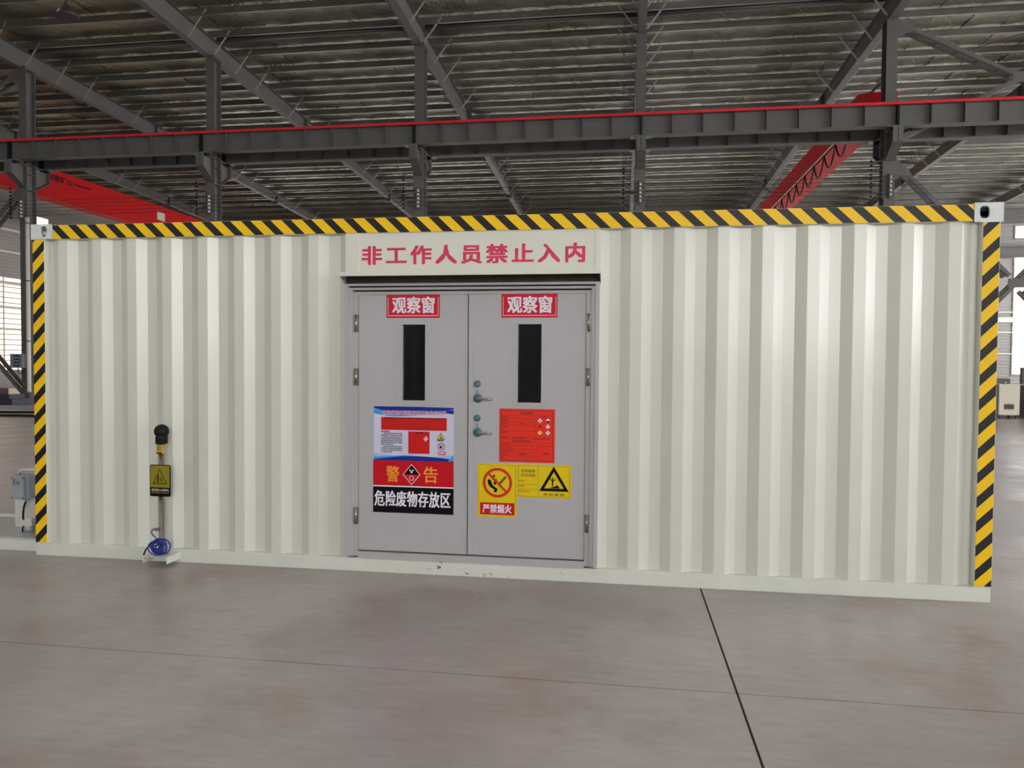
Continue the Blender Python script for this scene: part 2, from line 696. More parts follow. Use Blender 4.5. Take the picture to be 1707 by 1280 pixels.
# ---- walls
def ribbed(name, along, fixed, a0, a1, z0, z1, parent, m=CLAD, pitch=0.20, d=0.035, inward=1):
    """cladding with horizontal ribs; along 'x' (wall at y=fixed) or 'y' (wall at x=fixed)"""
    n = max(1, int(round((z1 - z0) / pitch)))
    p = (z1 - z0) / n
    prof = []
    for i in range(n):
        z = z0 + i * p
        prof += [(z, 0), (z + p * 0.55, 0), (z + p * 0.65, d), (z + p * 0.9, d)]
    prof.append((z1, 0))
    b = MB()
    front, back = [], []
    for z, o in prof:
        k = fixed - inward * o
        kb = fixed + inward * 0.02
        if along == 'x':
            front.append((b.bm.verts.new((a0, k, z)), b.bm.verts.new((a1, k, z))))
        else:
            front.append((b.bm.verts.new((k, a0, z)), b.bm.verts.new((k, a1, z))))
    for f0, f1 in zip(front, front[1:]):
        b.bm.faces.new([f0[0], f0[1], f1[1], f1[0]])
    # back sheet, so the wall has thickness
    if along == 'x':
        b.box(a0, a1, min(fixed + inward * 0.01, fixed + inward * 0.05), max(fixed + inward * 0.01, fixed + inward * 0.05), z0, z1)
    else:
        b.box(min(fixed + inward * 0.01, fixed + inward * 0.05), max(fixed + inward * 0.01, fixed + inward * 0.05), a0, a1, z0, z1)
    return b.build(name, m, parent)


# far wall (parallel to the container), windows at its right end
wf = struct(MB().box(X0, X1, Y1 + 0.06, Y1 + 0.16, 0.0, 0.35).build('wall_far', CLAD))
for xa, xb in ((X0, -27.0), (-16.0, -13.0), (-2.0, 1.0), (12.0, 15.0), (26.0, 29.05)):
    ribbed('cladding_panel', 'x', Y1, xa, xb, 0.35, 8.6, wf)
for xa, xb in ((-27.0, -16.0), (-13.0, -2.0), (1.0, 12.0), (15.0, 26.0)):
    ribbed('cladding_panel', 'x', Y1, xa, xb, 0.35, 1.0, wf)
ribbed('cladding_panel', 'x', Y1, X0, 29.05, 8.6, 12.0, wf)
ribbed('cladding_panel', 'x', Y1, 35.0, X1, 0.35, 12.0, wf)
ribbed('cladding_panel', 'x', Y1, 29.05, 35.0, 8.6, 9.62, wf)
ribbed('cladding_panel', 'x', Y1, 29.05, 35.0, 10.5, 12.0, wf)
ribbed('cladding_panel', 'x', Y1, 29.05, 35.0, 0.35, 1.0, wf)
MB().box(X0, X1, Y1 - 0.30, Y1 - 0.06, 10.62, 11.45).build('eave_beam', STEEL, wf)
for z in (2.36, 3.72, 5.0):
    MB().box(X0, 29.1, Y1 - 0.16, Y1 - 0.04, z - 0.04, z + 0.04).build('girt', PVC, wf)
MB().box(X0, 35.0, Y1 - 0.22, Y1 - 0.05, 4.36, 4.68).build('girt', BRACE, wf)
PANE_FAR = glow('far daylight panes', (255, 252, 250), L_FAR)


def window(name, along, fixed, a0, a1, z0, z1, pane, nz, na, inward=1, bar=0.03):
    """framed window: rows x columns of lit panes, with mullions and transoms"""
    def bx(b, p0, p1, q0, q1, r0, r1):
        if along == 'x':
            b.box(p0, p1, min(q0, q1), max(q0, q1), r0, r1)
        else:
            b.box(min(q0, q1), max(q0, q1), p0, p1, r0, r1)
        return b
    k = fixed
    b = MB()
    t = 0.07
    for (p0, p1, r0, r1) in ((a0, a1, z0, z0 + t), (a0, a1, z1 - t, z1), (a0, a0 + t, z0 + t, z1 - t), (a1 - t, a1, z0 + t, z1 - t)):
        bx(b, p0, p1, k - inward * 0.07, k + inward * 0.05, r0, r1)
    w = struct(b.build(name, CLAD))
    for i in range(nz):
        for j in range(na):
            za, zb = z0 + (z1 - z0) * i / nz, z0 + (z1 - z0) * (i + 1) / nz
            aa, ab = a0 + (a1 - a0) * j / na, a0 + (a1 - a0) * (j + 1) / na
            bx(MB(), aa, ab, k + inward * 0.004, k + inward * 0.012, za, zb).build('pane', pane, w)
    for i in range(1, nz):
        z = z0 + (z1 - z0) * i / nz
        bx(MB(), a0, a1, k - inward * 0.05, k - inward * 0.001, z - bar / 2, z + bar / 2).build('transom', CLAD, w)
    for j in range(1, na):
        a = a0 + (a1 - a0) * j / na
        bx(MB(), a - bar / 2, a + bar / 2, k - inward * 0.045, k - inward * 0.0015, z0, z1).build('mullion', CLAD, w)
    return w


window('window_1', 'x', Y1, 29.05, 35.0, 1.0, 8.6, PANE_FAR, 8, 4)
window('window_2', 'x', Y1, 29.05, 35.0, 9.62, 10.5, PANE_FAR, 2, 4)

for n, (xa, xb) in enumerate(((-27.0, -16.0), (-13.0, -2.0), (1.0, 12.0), (15.0, 26.0))):
    window('window_%d' % (20 + n), 'x', Y1, xa, xb, 1.0, 8.6, PANE_FAR, 8, 6)

# left gable wall: sunlit translucent sheeting low down, one small window high up
wl = struct(MB().box(X0 - 0.16, X0 - 0.06, Y0, Y1, 0.0, 0.9).build('wall_left', CLAD))
ribbed('cladding_panel', 'y', X0, Y0, Y1, 0.0, 0.9, wl, inward=-1)
ribbed('cladding_panel', 'y', X0, Y0, 24.0, 0.9, 6.3, wl, inward=-1)
ribbed('cladding_panel', 'y', X0, 44.5, Y1, 0.9, 6.3, wl, inward=-1)
ribbed('cladding_panel', 'y', X0, Y0, Y1, 6.3, 9.45, wl, inward=-1)
ribbed('cladding_panel', 'y', X0, Y0, 33.9, 9.45, 10.2, wl, inward=-1)
ribbed('cladding_panel', 'y', X0, 35.6, Y1, 9.45, 10.2, wl, inward=-1)
ribbed('cladding_panel', 'y', X0, Y0, Y1, 10.2, 13.4, wl, inward=-1)
for z in (3.3, 4.55, 5.9, 7.7, 8.95):
    MB().box(X0 + 0.05, X0 + 0.19, Y0, Y1, z - 0.06, z + 0.06).build('girt', PVC, wl)
PANE_LEFT = glow('left daylight sheeting', (255, 226, 188), L_LEFT)
PANE_LW = glow('left window pane', (255, 255, 250), 6.0)
window('window_3', 'y', X0, 24.0, 44.5, 0.9, 6.3, PANE_LEFT, 18, 5, inward=-1, bar=0.05)
window('window_4', 'y', X0, 33.9, 35.6, 9.45, 10.2, PANE_LW, 1, 2, inward=-1)

# near wall, behind the camera: a strip of windows and a tall open doorway; right gable with windows
wn = struct(MB().box(X0, X1, Y0 - 0.2, Y0 - 0.05, 0, 14.2).build('wall_near', STEELD))
PANE_NEAR = glow('near daylight panes', (255, 252, 246), L_NEAR)
PANE_DOOR = glow('open doorway daylight', (255, 253, 250), L_DOOR)
window('window_5', 'x', Y0 + 0.02, -26, 8.0, 4.6, 8.6, PANE_NEAR, 2, 12, inward=-1, bar=0.12)
window('window_6', 'x', Y0 + 0.02, 16.0, 38.0, 4.6, 8.6, PANE_NEAR, 2, 8, inward=-1, bar=0.12)
window('window_7', 'x', Y0 + 0.02, 9.4, 13.6, 1.6, 8.0, PANE_DOOR, 3, 2, inward=-1, bar=0.12)
wr = struct(MB().box(X1 + 0.05, X1 + 0.2, Y0, Y1, 0, 13.8).build('wall_right', CLAD))
PANE_RIGHT = glow('right daylight panes', (250, 252, 255), L_RIGHT)
window('window_8', 'y', X1 - 0.02, -20, 44, 3.0, 8.6, PANE_RIGHT, 4, 16, inward=1, bar=0.12)

# glowing rooflight strips, unseen, added over the near hall to light the floor
PANE_TOPFILL = glow('added rooflight glow', (250, 252, 255), L_TOPFILL)
for i, xq in enumerate((-27, -20, -13, -6, 1.2, 8.2, 15.2, 22.5, 30)):
    wq = struct(MB().prism([(-21.0, zr(-21.0) + 0.243), (14.0, zr(14.0) + 0.243), (14.0, zr(14.0) + 0.247), (-21.0, zr(-21.0) + 0.247)], 'x', xq - 0.75, xq + 0.75).build('window_%d' % (9 + i), PANE_TOPFILL))

# ---- columns of the middle row
BAYS = ['leftmost, mostly outside the frame', 'far left, with a downpipe on it', 'second from the left edge',
        'third from the left, above the left door', 'fourth from the left, right of the doors',
        'right of the red crane, with braces bolted to it']
for i, x in enumerate(COLX[1:6]):
    lab = ['grey steel column far left, with control box and downpipe',
           'grey steel column behind the red crane girder on the left',
           'grey steel column rising above the double doors',
           'grey steel column in the middle right, under the straight-on rafter',
           'grey steel column at the right with diagonal braces bolted on'][i]
    t = thing('steel_column', lab, 'column', (x, YC, 0), 'columns of the middle row')
    b = MB()
    for s in (-1, 1):
        b.box(-0.15, 0.15, min(s * 0.19, s * 0.21), max(s * 0.19, s * 0.21), 0.03, 11.75)
    b.box(-0.006, 0.006, -0.19, 0.19, 0.03, 11.75)
    b.build('shaft', STEEL, t)
    MB().box(-0.25, 0.25, -0.32, 0.32, 0.0, 0.03).build('base_plate', STEELD, t)
    MB().box(-0.17, 0.17, -0.26, 0.26, 11.66, 11.75).build('cap_plate', STEELD, t)
    for s in (-1, 1):              # corbels that carry the crane runways
        b = MB()
        y0, y1 = s * 0.21, s * 0.86
        b.prism([(y0, 8.34), (y1, 8.34), (y1, 7.95), (y0, 7.55)], 'x', -0.007, 0.007)
        b.prism([(y0, 8.37), (y1, 8.37), (y1, 8.345), (y0, 8.345)], 'x', -0.14, 0.14)
        b.prism([(y0, 7.55), (y1, 7.95), (y1, 7.93), (y0, 7.53)], 'x', -0.14, 0.14)
        b.box(-0.14, 0.14, min(y1, y1 - s * 0.015), max(y1, y1 - s * 0.015), 7.95, 8.345)
        b.build('corbel', STEEL, t)
    b = MB()
    for z in (8.05, 8.37, 9.0, 7.5):
        b.box(-0.145, 0.145, -0.19, 0.19, z - 0.008, z + 0.008)
    b.build('stiffener', STEEL, t)
# conductor insulators and the conductor lines they carry
for i, x in enumerate(COLX[1:6]):
    lab = ['far left column', 'column behind the left crane', 'column above the doors', 'middle right column', 'right hand braced column'][i]
    t = thing('insulator_rack', 'white ball insulators in a vertical row on the ' + lab, 'insulator', (x, 17.93, 6.55), 'insulators on the columns')
    MB().box(-0.03, 0.03, -0.012, 0.06, -0.1, 0.62).build('mounting_bar', STEELD, t)
    bm_ = None
    for k in range(5):
        if bm_ is None:
            o = MB().lathe((0, 0, 0), [(0.012, 0.0), (0.036, -0.01), (0.044, -0.04), (0.036, -0.07), (0.012, -0.085)], 12, (0, 1, 0)).build('insulator', PORC, t, (0, -0.012, k * 0.125))
            bm_ = o.data
        else:
            link('insulator', bm_, t, (0, -0.012, k * 0.125))
    t2 = thing('conductor_bracket', 'row of dark conductor clamps on arms left of the ' + lab, 'bracket', (x - 0.02, 18.0, 6.5), 'conductor brackets on the columns')
    MB().box(-0.17, -0.13, -0.02, 0.02, -0.05, 1.12).build('upright', STEELD, t2)
    am = km = None
    for k in range(9):
        z = 0.02 + k * 0.128
        if am is None:
            am = MB().box(-0.47, -0.15, -0.01, 0.01, -0.008, 0.008).build('arm', STEELD, t2, (0, 0, z)).data
            km = MB().cyl((0, -0.03, 0), (0, 0.03, 0), 0.036, n=10).build('clamp', BLACK, t2, (-0.49, 0, z)).data
        else:
            link('arm', am, t2, (0, 0, z))
            link('clamp', km, t2, (-0.49, 0, z))
for k in range(5):
    z = 6.55 + k * 0.125
    o = MB().cyl((X0 + 0.3, 17.82, z), (X1 - 0.3, 17.82, z), 0.006, n=6).build('conductor_line', BLACK)
    tag(o, ['lowest', 'second lowest', 'middle', 'second highest', 'highest'][k] + ' of the thin dark conductor lines strung along the column insulators', 'wire', 'conductor lines on the column row')

# ---- rafters
RL = ['beyond the left edge column', 'above the far left column', 'above the column behind the left crane', 'above the column over the doors',
      'seen straight on, above the middle right column', 'leaning left above the right hand column', 'behind the right hand X brace', 'far right, just above the container corner']
flange_pat = [-2, -1, 0, 1, 3, 5, 7, 9, 10, 12, 14, 16]
for i, x in enumerate(COLX):
    t = thing('roof_rafter', 'grey steel roof rafter ' + RL[i], 'rafter', (x, 0, 0), 'roof rafters')
    b = MB()
    b.ibeam((0, Y0 + 0.1, zr(Y0)), (0, YC, zr(YC)), 0.62, 0.66, 0.24)
    b.ibeam((0, YC, zr(YC)), (0, 21.5, zr(21.5)), 0.66, 0.58, 0.24)
    b.ibeam((0, 21.5, zr(21.5)), (0, 29.0, zr(29.0)), 0.58, 0.52, 0.24)
    b.ibeam((0, 29.0, zr(29.0)), (0, Y1 - 0.35, zr(Y1)), 0.50, 0.48, 0.24)
    b.build('beam', STEEL, t)
    for yj_ in (25.4, 37.0):
        z = zr(yj_)
        MB().box(-0.14, 0.14, yj_ - 0.02, yj_ + 0.02, z - 0.66, z - 0.01).build('end_plate', STEELD, t)
    fm = {}
    for k in flange_pat:
        y = 19.4 + 1.42 * k
        d = 0.62 if y < 21.5 else (0.56 if y < 29 else 0.5)
        for s in (-1, 1):
            key = (s, d)
            if key not in fm:
                o = MB().bar((s * 0.10, 0, -d + 0.01), (s * 0.72, 0, 0.21), 0.05, 0.014, up=(0, 1, 0)).build('flange_brace', BRACE, t, (0, y, zr(y)))
                fm[key] = o.data
            else:
                link('flange_brace', fm[key], t, (0, y, zr(y)))
# round tie beam along the column heads
for a, b_, lab in zip(COLX[:-1], COLX[1:], ['beyond the left edge column', 'at the upper left corner', 'left of the middle', 'over the doors', 'right of the middle', 'at the upper right corner', 'beyond the right hand column']):
    if a < -20 or a > 15:
        continue
    o = MB().cyl((a + 0.14, YC, 12.33), (b_ - 0.14, YC, 12.33), 0.075, n=12).build('tie_beam', STEELD)
    tag(o, 'dark tube tie beam between two column heads, the one ' + lab, 'beam', 'tie beams between column heads')

# ---- crane runway beams, near and far side of the column row, and one on the far wall
STIFF = None


def runway(y, label, rail=True, stiff=True):
    global STIFF
    t = thing('crane_runway', label, 'beam', (0, y, 0), 'crane runway beams')
    MB().ibeam((X0 + 0.4, 0, 8.99), (X1 - 0.4, 0, 8.99), 0.62, 0.62, 0.30, tf=0.02, tw=0.012).build('girder', STEEL, t)
    MB().box(X0 + 0.4, X1 - 0.4, -0.035, 0.035, 8.99, 9.05).build('rail', STEELD, t)
    if rail:
        MB().box(X0 + 0.4, X1 - 0.4, -0.175, -0.153, 8.965, 9.040).build('conductor_rail', RAILR, t)['label'] = 'red strip along the top edge'
    if stiff:
        b0 = None
        x = -22.35
        k = 0
        for ci in range(len(COLX) - 1):
            a, bq = COLX[ci], COLX[ci + 1]
            if a > 20:
                break
            for q in range(1, 8):
                xx = a + (bq - a) * q / 8
                if STIFF is None:
                    b = MB()
                    b.box(-0.006, 0.006, -0.146, -0.006, 8.43, 8.97)
                    b.box(-0.006, 0.006, 0.006, 0.146, 8.47, 8.97)
                    STIFF = b.build('stiffener', STEELD, t, (xx, 0, 0)).data
                else:
                    link('stiffener', STIFF, t, (xx, 0, 0))
        for x in COLX:
            MB().box(x - 0.03, x + 0.03, -0.152, 0.152, 8.30, 8.995).build('joint_plate', BLACK, t)
            MB().box(x - 0.32, x + 0.32, -0.155, 0.155, 8.345, 8.372).build('bearing_plate', STEELD, t)
    return t


runway(17.5, 'grey crane runway beam with red rail in front of the columns')
runway(18.9, 'darker crane runway beam running behind the columns', rail=False)
runway(Y1 - 0.75, 'distant crane runway beam along the far wall', rail=False, stiff=False)


# ---- diagonal X braces in the end bays
def xbrace(name, label, xa, xb, za, zb, parent_y=YC):
    t = thing('cross_brace', label, 'brace', ((xa + xb) / 2, parent_y, (za + zb) / 2), 'cross braces between columns')
    hx, hz = (xb - xa) / 2, (zb - za) / 2
    for s in (-1, 1):
        for dy in (-0.15, 0.15):
            if s == 1:
                MB().bar((-hx, dy, -hz), (hx, dy, hz), 0.09, 0.11).build('brace_angle', STEEL, t)
            else:
                MB().bar((-hx, dy, hz), (-hx * 0.06, dy, hz * 0.06), 0.09, 0.11).build('brace_angle', STEEL, t)
                MB().bar((hx * 0.06, dy, -hz * 0.06), (hx, dy, -hz), 0.09, 0.11).build('brace_angle', STEEL, t)
        for q in range(1, 12):
            f = -1 + 2 * q / 12
            if abs(f) < 0.05:
                continue
            MB().box(f * hx - 0.04, f * hx + 0.04, -0.15, 0.15, f * s * hz - 0.008, f * s * hz + 0.008).build('batten', STEELD, t)
    MB().prism([(-0.24, -0.13), (0.24, -0.13), (0.24, 0.13), (-0.24, 0.13)], 'y', -0.20, -0.185).build('gusset_plate', STEEL, t)
    for sx in (-1, 1):
        for sz in (-1, 1):
            MB().prism([(sx * hx, sz * hz + 0.12), (sx * hx, sz * hz - 0.30 * sz - 0.12), (sx * (hx - 0.42), sz * (hz - 0.42 * hz / hx) - 0.05), (sx * (hx - 0.42), sz * (hz - 0.42 * hz / hx) + 0.12)], 'y', -0.20, -0.185).build('end_gusset', STEEL, t)
    return t


xbrace('x', 'upper steel X brace above the crane beam at the right', 12.41, 19.15, 8.10, 11.55)
xbrace('x', 'lower steel X brace right of the container corner', 12.41, 19.15, 0.35, 7.55)
xbrace('x', 'upper steel X brace at the left edge above the crane beam', -23.1, -16.35, 8.10, 11.55)
xbrace('x', 'lower steel X brace left of the far left column', -23.1, -16.35, 0.35, 7.55)


# ---- two red overhead cranes in the far bay
def crane(label, xg, w, z0, z1, festoon, side):
    t = thing('overhead_crane', label, 'crane', (xg, 0, 0), 'red overhead cranes')
    ya, yb = 18.9, Y1 - 0.75
    b = MB()
    b.prism([(ya - 0.25, 9.78), (ya + 1.0, z1), (yb - 1.0, z1), (yb + 0.25, 9.78), (yb + 0.25, 9.45), (yb - 1.2, z0), (ya + 1.2, z0), (ya - 0.25, 9.45)], 'x', 0, w)
    b.build('girder', CRANE, t)
    MB().box(-0.05, w + 0.05, ya + 1.2, yb - 1.2, z0 - 0.025, z0).build('bottom_flange', CRANE, t)
    MB().box(w / 2 - 0.03, w / 2 + 0.03, ya, yb, z1, z1 + 0.04).build('trolley_rail', STEELD, t)
    for y in (ya, yb):
        MB().box(w / 2 - 0.9, w / 2 + 0.24, y - 0.16, y + 0.16, 9.16, 9.50, 0.03).build('end_carriage', CRANE, t)
        for xw in (-0.7, 0.1):
            MB().cyl((w / 2 + xw, y - 0.06, 9.19), (w / 2 + xw, y + 0.06, 9.19), 0.13, n=16).build('wheel', STEELD, t)
    if festoon:
        xf = -0.10 if side < 0 else w + 0.1
        MB().box(xf - 0.02, xf + 0.02, ya + 1.3, yb - 1.0, z0 + 0.02, z0 + 0.07).build('festoon_track', BEIGE, t)
        p = []
        y = ya + 1.6
        n = 0
        while y < yb - 1.4:
            for k in range(8):
                u = k / 8
                p.append((xf, y + 1.45 * u, z0 - 0.02 - 0.62 * (math.sin(PI * u) ** 0.8)))
            y += 1.45
        p.append((xf, y, z0))
        MB().tube(p, 0.030, 6).build('festoon_cable', BLACK, t)
    return t


cl = crane('red overhead crane girder with black lettering at the left', -21.4 - 0.62, 0.62, 8.95, 10.30, False, 1)
xt = 0.62 + 0.004
text(cl, 'lettering', '河南矿山', 25.1, 26.72, 9.80, 10.09, xt, INK, 0.02, 1.0, 'x')
flat_ = MB()
q = 26.86
rt = random.Random(5)
while q < 27.9:
    w = rt.uniform(0.04, 0.09)
    flat_.poly([(xt, q, 9.90), (xt, q + w, 9.90), (xt, q + w, 9.97), (xt, q, 9.97)])
    q += w + 0.02
flat_.build('small_print', INK, cl)
flat_ = MB()
flat_.poly([(xt, 33.2, 9.5), (xt, 33.9, 9.5), (xt, 33.9, 9.95), (xt, 33.2, 9.95)])
flat_.build('rating_plate', PVC, cl)
crane('red overhead crane girder with looped cable at the right', 11.9, 0.76, 9.23, 10.16, True, -1)

# high-bay lamp hanging from the roof
t = thing('high_bay_lamp', 'dark bell-shaped high-bay lamp hanging at the upper left', 'lamp', (-9.5, 12.0, 10.28))
MB().lathe((0, 0, 0), [(0.255, 0.0), (0.27, 0.02), (0.255, 0.06), (0.22, 0.15), (0.15, 0.22), (0.09, 0.26), (0.05, 0.28)], 28).build('shade', LAMPM, t)
MB().lathe((0, 0, 0.26), [(0.08, 0.0), (0.08, 0.16), (0.05, 0.2), (0.02, 0.22)], 18).build('ballast', LAMPM, t)
MB().cyl((0, 0, 0.46), (0, 0, zr(12) - 10.28 + 0.1), 0.012, n=8).build('hanging_rod', STEELD, t)
MB().lathe((0, 0, 0.012), [(0.24, 0.0), (0.05, 0.006), (0.01, 0.007)], 24).build('lens', PVC, t)

# ================================================================== THE CONTAINER
CW, CH, CD = 6.972, 2.6, 2.44
ct = thing('shipping_container', 'white corrugated steel container with grey double doors and hazard stripes', 'container', (0, 0, 0))


def corrugated(name, pts, z0, z1, parent, m=WHITE, th=0.002):
    """sheet that follows the plan line pts (x, y), z0..z1, with real thickness"""
    b = MB()
    F = [(b.bm.verts.new((x, y, z0)), b.bm.verts.new((x, y, z1))) for x, y in pts]
    K = [(b.bm.verts.new((x, y + th, z0)), b.bm.verts.new((x, y + th, z1))) for x, y in pts]
    for i in range(len(pts) - 1):
        b.bm.faces.new([F[i][0], F[i + 1][0], F[i + 1][1], F[i][1]])
        b.bm.faces.new([K[i + 1][0], K[i][0], K[i][1], K[i + 1][1]])
        b.bm.faces.new([F[i][1], F[i + 1][1], K[i + 1][1], K[i][1]])
        b.bm.faces.new([F[i + 1][0], F[i][0], K[i][0], K[i + 1][0]])
    return b.build(name, m, parent)


YO, YI = 0.020, 0.056
pl = [(0.09, YI), (0.136, YI)]
o0 = 0.204
for k in range(8):
    a = o0 + 0.2945 * k
    pl += [(a, YO), (a + 0.077, YO), (a + 0.147, YI)]
    if k < 7:
        pl.append((a + 0.2245, YI))
pl += [(2.50, YI), (2.552, YO), (2.566, YO)]
corrugated('side_panel', pl, 0.08, 2.49, ct)
pr = [(4.39, YO), (4.405, YO), (4.475, YI)]
for k in range(8):
    a = 4.622 + 0.2929 * k
    pr += [(a - 0.071, YI), (a, YO), (a + 0.077, YO), (a + 0.147, YI)]
pr += [(6.89, YI)]
corrugated('side_panel', pr, 0.08, 2.49, ct)
# back wall, end walls, roof and floor of the box
pb = []
x = 0.1
while x < 6.8:
    pb += [(x, CD - 0.02), (x + 0.075, CD - 0.02), (x + 0.145, CD - 0.056), (x + 0.22, CD - 0.056)]
    x += 0.293
corrugated('back_panel', pb, 0.08, 2.49, ct)
for xe, s in ((0.02, 1), (CW - 0.02, -1)):
    b = MB()
    y = 0.08
    pts = []
    while y < CD - 0.2:
        pts += [(y, xe), (y + 0.075, xe), (y + 0.145, xe + s * 0.036), (y + 0.22, xe + s * 0.036)]
        y += 0.293
    pts.append((CD - 0.06, xe))
    V = [(b.bm.verts.new((x_, y_, 0.08)), b.bm.verts.new((x_, y_, 2.49))) for y_, x_ in pts]
    for u, v in zip(V, V[1:]):
        b.bm.faces.new([u[0], v[0], v[1], u[1]])
    b.build('end_panel', WHITE, ct)
MB().box(0.02, CW - 0.02, 0.03, CD - 0.03, 2.52, 2.55).build('roof_panel', WHITE, ct)
MB().box(0.02, CW - 0.02, 0.065, CD - 0.03, 0.06, 0.09).build('floor_panel', STEELD, ct)
# rails
MB().box(0.17, 6.815, 0.0, 0.08, 2.482, 2.592, 0.004).build('top_rail', RAILW, ct)
MB().box(0.17, 6.815, CD - 0.08, CD, 2.482, 2.592).build('top_rail', RAILW, ct)
b = MB()
b.box(-0.004, CW - 0.006, 0.0, 0.060, 0.0, 0.100, 0.005)
b.build('bottom_rail', RAILW, ct)
MB().box(-0.004, CW - 0.006, CD - 0.06, CD, 0.0, 0.1).build('bottom_rail', RAILW, ct)
MB().box(5.915, 5.921, -0.0012, 0.001, 0.002, 0.098).build('weld_seam', RAILW, ct)
for xe in (0.0, CW - 0.07):
    MB().box(xe, xe + 0.06, 0.06, CD - 0.06, 0.0, 0.1).build('end_rail', RAILW, ct)
# chips and grime on the rail below the doors
b = MB()
rc = random.Random(11)
for (cx, cz, n, r) in ((3.28, 0.055, 5, 0.010), (3.20, 0.05, 3, 0.006), (3.48, 0.018, 4, 0.008), (3.60, 0.020, 5, 0.007), (3.66, 0.022, 4, 0.006), (3.77, 0.024, 4, 0.006), (2.98, 0.035, 2, 0.005), (4.17, 0.055, 3, 0.005), (3.30, 0.085, 3, 0.008)):
    for q in range(n):
        x = cx + rc.uniform(-0.02, 0.02)
        z = cz + rc.uniform(-0.012, 0.012)
        z = max(0.008, z)
        rr = r * rc.uniform(0.4, 1.0)
        b.poly([(x + rr * rc.uniform(0.5, 1.2) * math.cos(2 * PI * i / 6), -0.0008, z + rr * rc.uniform(0.4, 1.0) * math.sin(2 * PI * i / 6)) for i in range(6)])
o = b.build('paint_chips', STEEL, ct)
o['kind'] = 'stuff'
# corner posts
for xe, w in ((-0.004, 0.108), (6.862, 0.108)):
    for ye in (0.0, CD - 0.1):
        MB().box(xe, xe + w, ye, ye + 0.10, 0.10, 2.484, 0.004).build('corner_post', RAILW, ct)
MB().box(0.176, 6.809, -0.0015, 0.0, 2.484, 2.590).build('hazard_tape', HAZ_TOP, ct)['label'] = 'yellow and black striped tape along the top rail'
MB().box(0.0, 0.098, -0.0015, 0.0, 0.103, 2.480).build('hazard_tape', HAZ_L, ct)['label'] = 'yellow and black striped tape on the left post'
MB().box(6.866, 6.966, -0.0015, 0.0, 0.107, 2.474).build('hazard_tape', HAZ_R, ct)['label'] = 'yellow and black striped tape on the right post'


# corner castings: hollow steel boxes with an oval hole in front, end and top
def casting(x0, x1, y0, y1, z0, z1, hx, front, end_left, parent, through=True):
    b = MB()
    t = 0.024

    def plate(fn, u0, u1, v0, v1, cu, cv, ru, rv, w0, w1):
        """plate with an oval hole; fn maps (u, v, w) to a point"""
        n = 32
        inn, out = [], []
        for i in range(n):
            a = 2 * PI * (i + 0.5) / n
            c, s = math.cos(a), math.sin(a)
            e = 0.7
            inn.append((cu + ru * math.copysign(abs(c) ** e, c), cv + rv * math.copysign(abs(s) ** e, s)))
            du = (u1 - cu) / c if c > 0 else (u0 - cu) / c
            dv = (v1 - cv) / s if s > 0 else (v0 - cv) / s
            k = min(du, dv)
            out.append((cu + k * c, cv + k * s))
        corners = [(u1, v1), (u0, v1), (u0, v0), (u1, v0)]
        for w in (w0, w1):
            I = [b.bm.verts.new(fn(u, v, w)) for u, v in inn]
            O = [b.bm.verts.new(fn(u, v, w)) for u, v in out]
            for i in range(n):
                j = (i + 1) % n
                b.bm.faces.new([I[i], I[j], O[j], O[i]])
                # fill the little corner triangles
                (ua, va), (ub, vb) = out[i], out[j]
                if abs(ua - ub) > 1e-6 and abs(va - vb) > 1e-6:
                    for (cu_, cv_) in corners:
                        if (abs(ua - cu_) < 1e-6 and abs(vb - cv_) < 1e-6) or (abs(ub - cu_) < 1e-6 and abs(va - cv_) < 1e-6):
                            b.bm.faces.new([O[i], O[j], b.bm.verts.new(fn(cu_, cv_, w))])
            if w == w0:
                I0 = I
        for i in range(n):
            j = (i + 1) % n
            f = b.bm.faces.new([I0[i], I0[j], I[j], I[i]])
            f.smooth = True
    zc = (z0 + z1) / 2
    plate(lambda u, v, w: (u, w, v), x0, x1, z0, z1, hx, zc + 0.002, 0.030, 0.040, y0, y0 + t)
    xe = (x0, x0 + t) if end_left else (x1 - t, x1)
    if through:
        plate(lambda u, v, w: (w, u, v), y0 + t, y1, z0, z1, (y0 + y1) / 2, zc, 0.028, 0.040, xe[0], xe[1])
        plate(lambda u, v, w: (u, v, w), x0 + t, x1 - t, y0 + t, y1, (x0 + x1) / 2, (y0 + y1) / 2, 0.035, 0.045, z1 - t, z1 - 0.0005)
    else:
        b.box(xe[0], xe[1], y0 + t, y1, z0, z1)
        b.box(x0 + t, x1 - t, y0 + t, y1, z1 - t, z1 - 0.0005)
    b.box(x0 + t, x1 - t, y0 + t, y1, z0 + 0.0005, z0 + t)
    xo = (x1 - t, x1) if end_left else (x0, x0 + t)
    b.box(xo[0], xo[1], y0 + t, y1, z0, z1)
    b.box(x0 + t, x1 - t, y1 - 0.02, y1, z0 + t, z1 - t)
    return b.build('corner_casting', CAST, parent)


casting(-0.012, 0.176, -0.004, 0.16, 2.482, 2.600, 0.098, True, True, ct)
casting(6.809, 6.984, -0.004, 0.16, 2.474, 2.600, 6.872, True, False, ct, False)  # end and top left closed to keep the inside dark
MB().box(6.836, 6.957, 0.030, 0.13, 2.500, 2.574).build('casting_shade', BLACK, ct)  # black block added in the hollow, stands in for the shade inside
casting(-0.012, 0.176, CD - 0.16, CD, 2.482, 2.600, 0.098, True, True, ct)
casting(6.809, 6.984, CD - 0.16, CD, 2.474, 2.600, 6.872, True, False, ct)

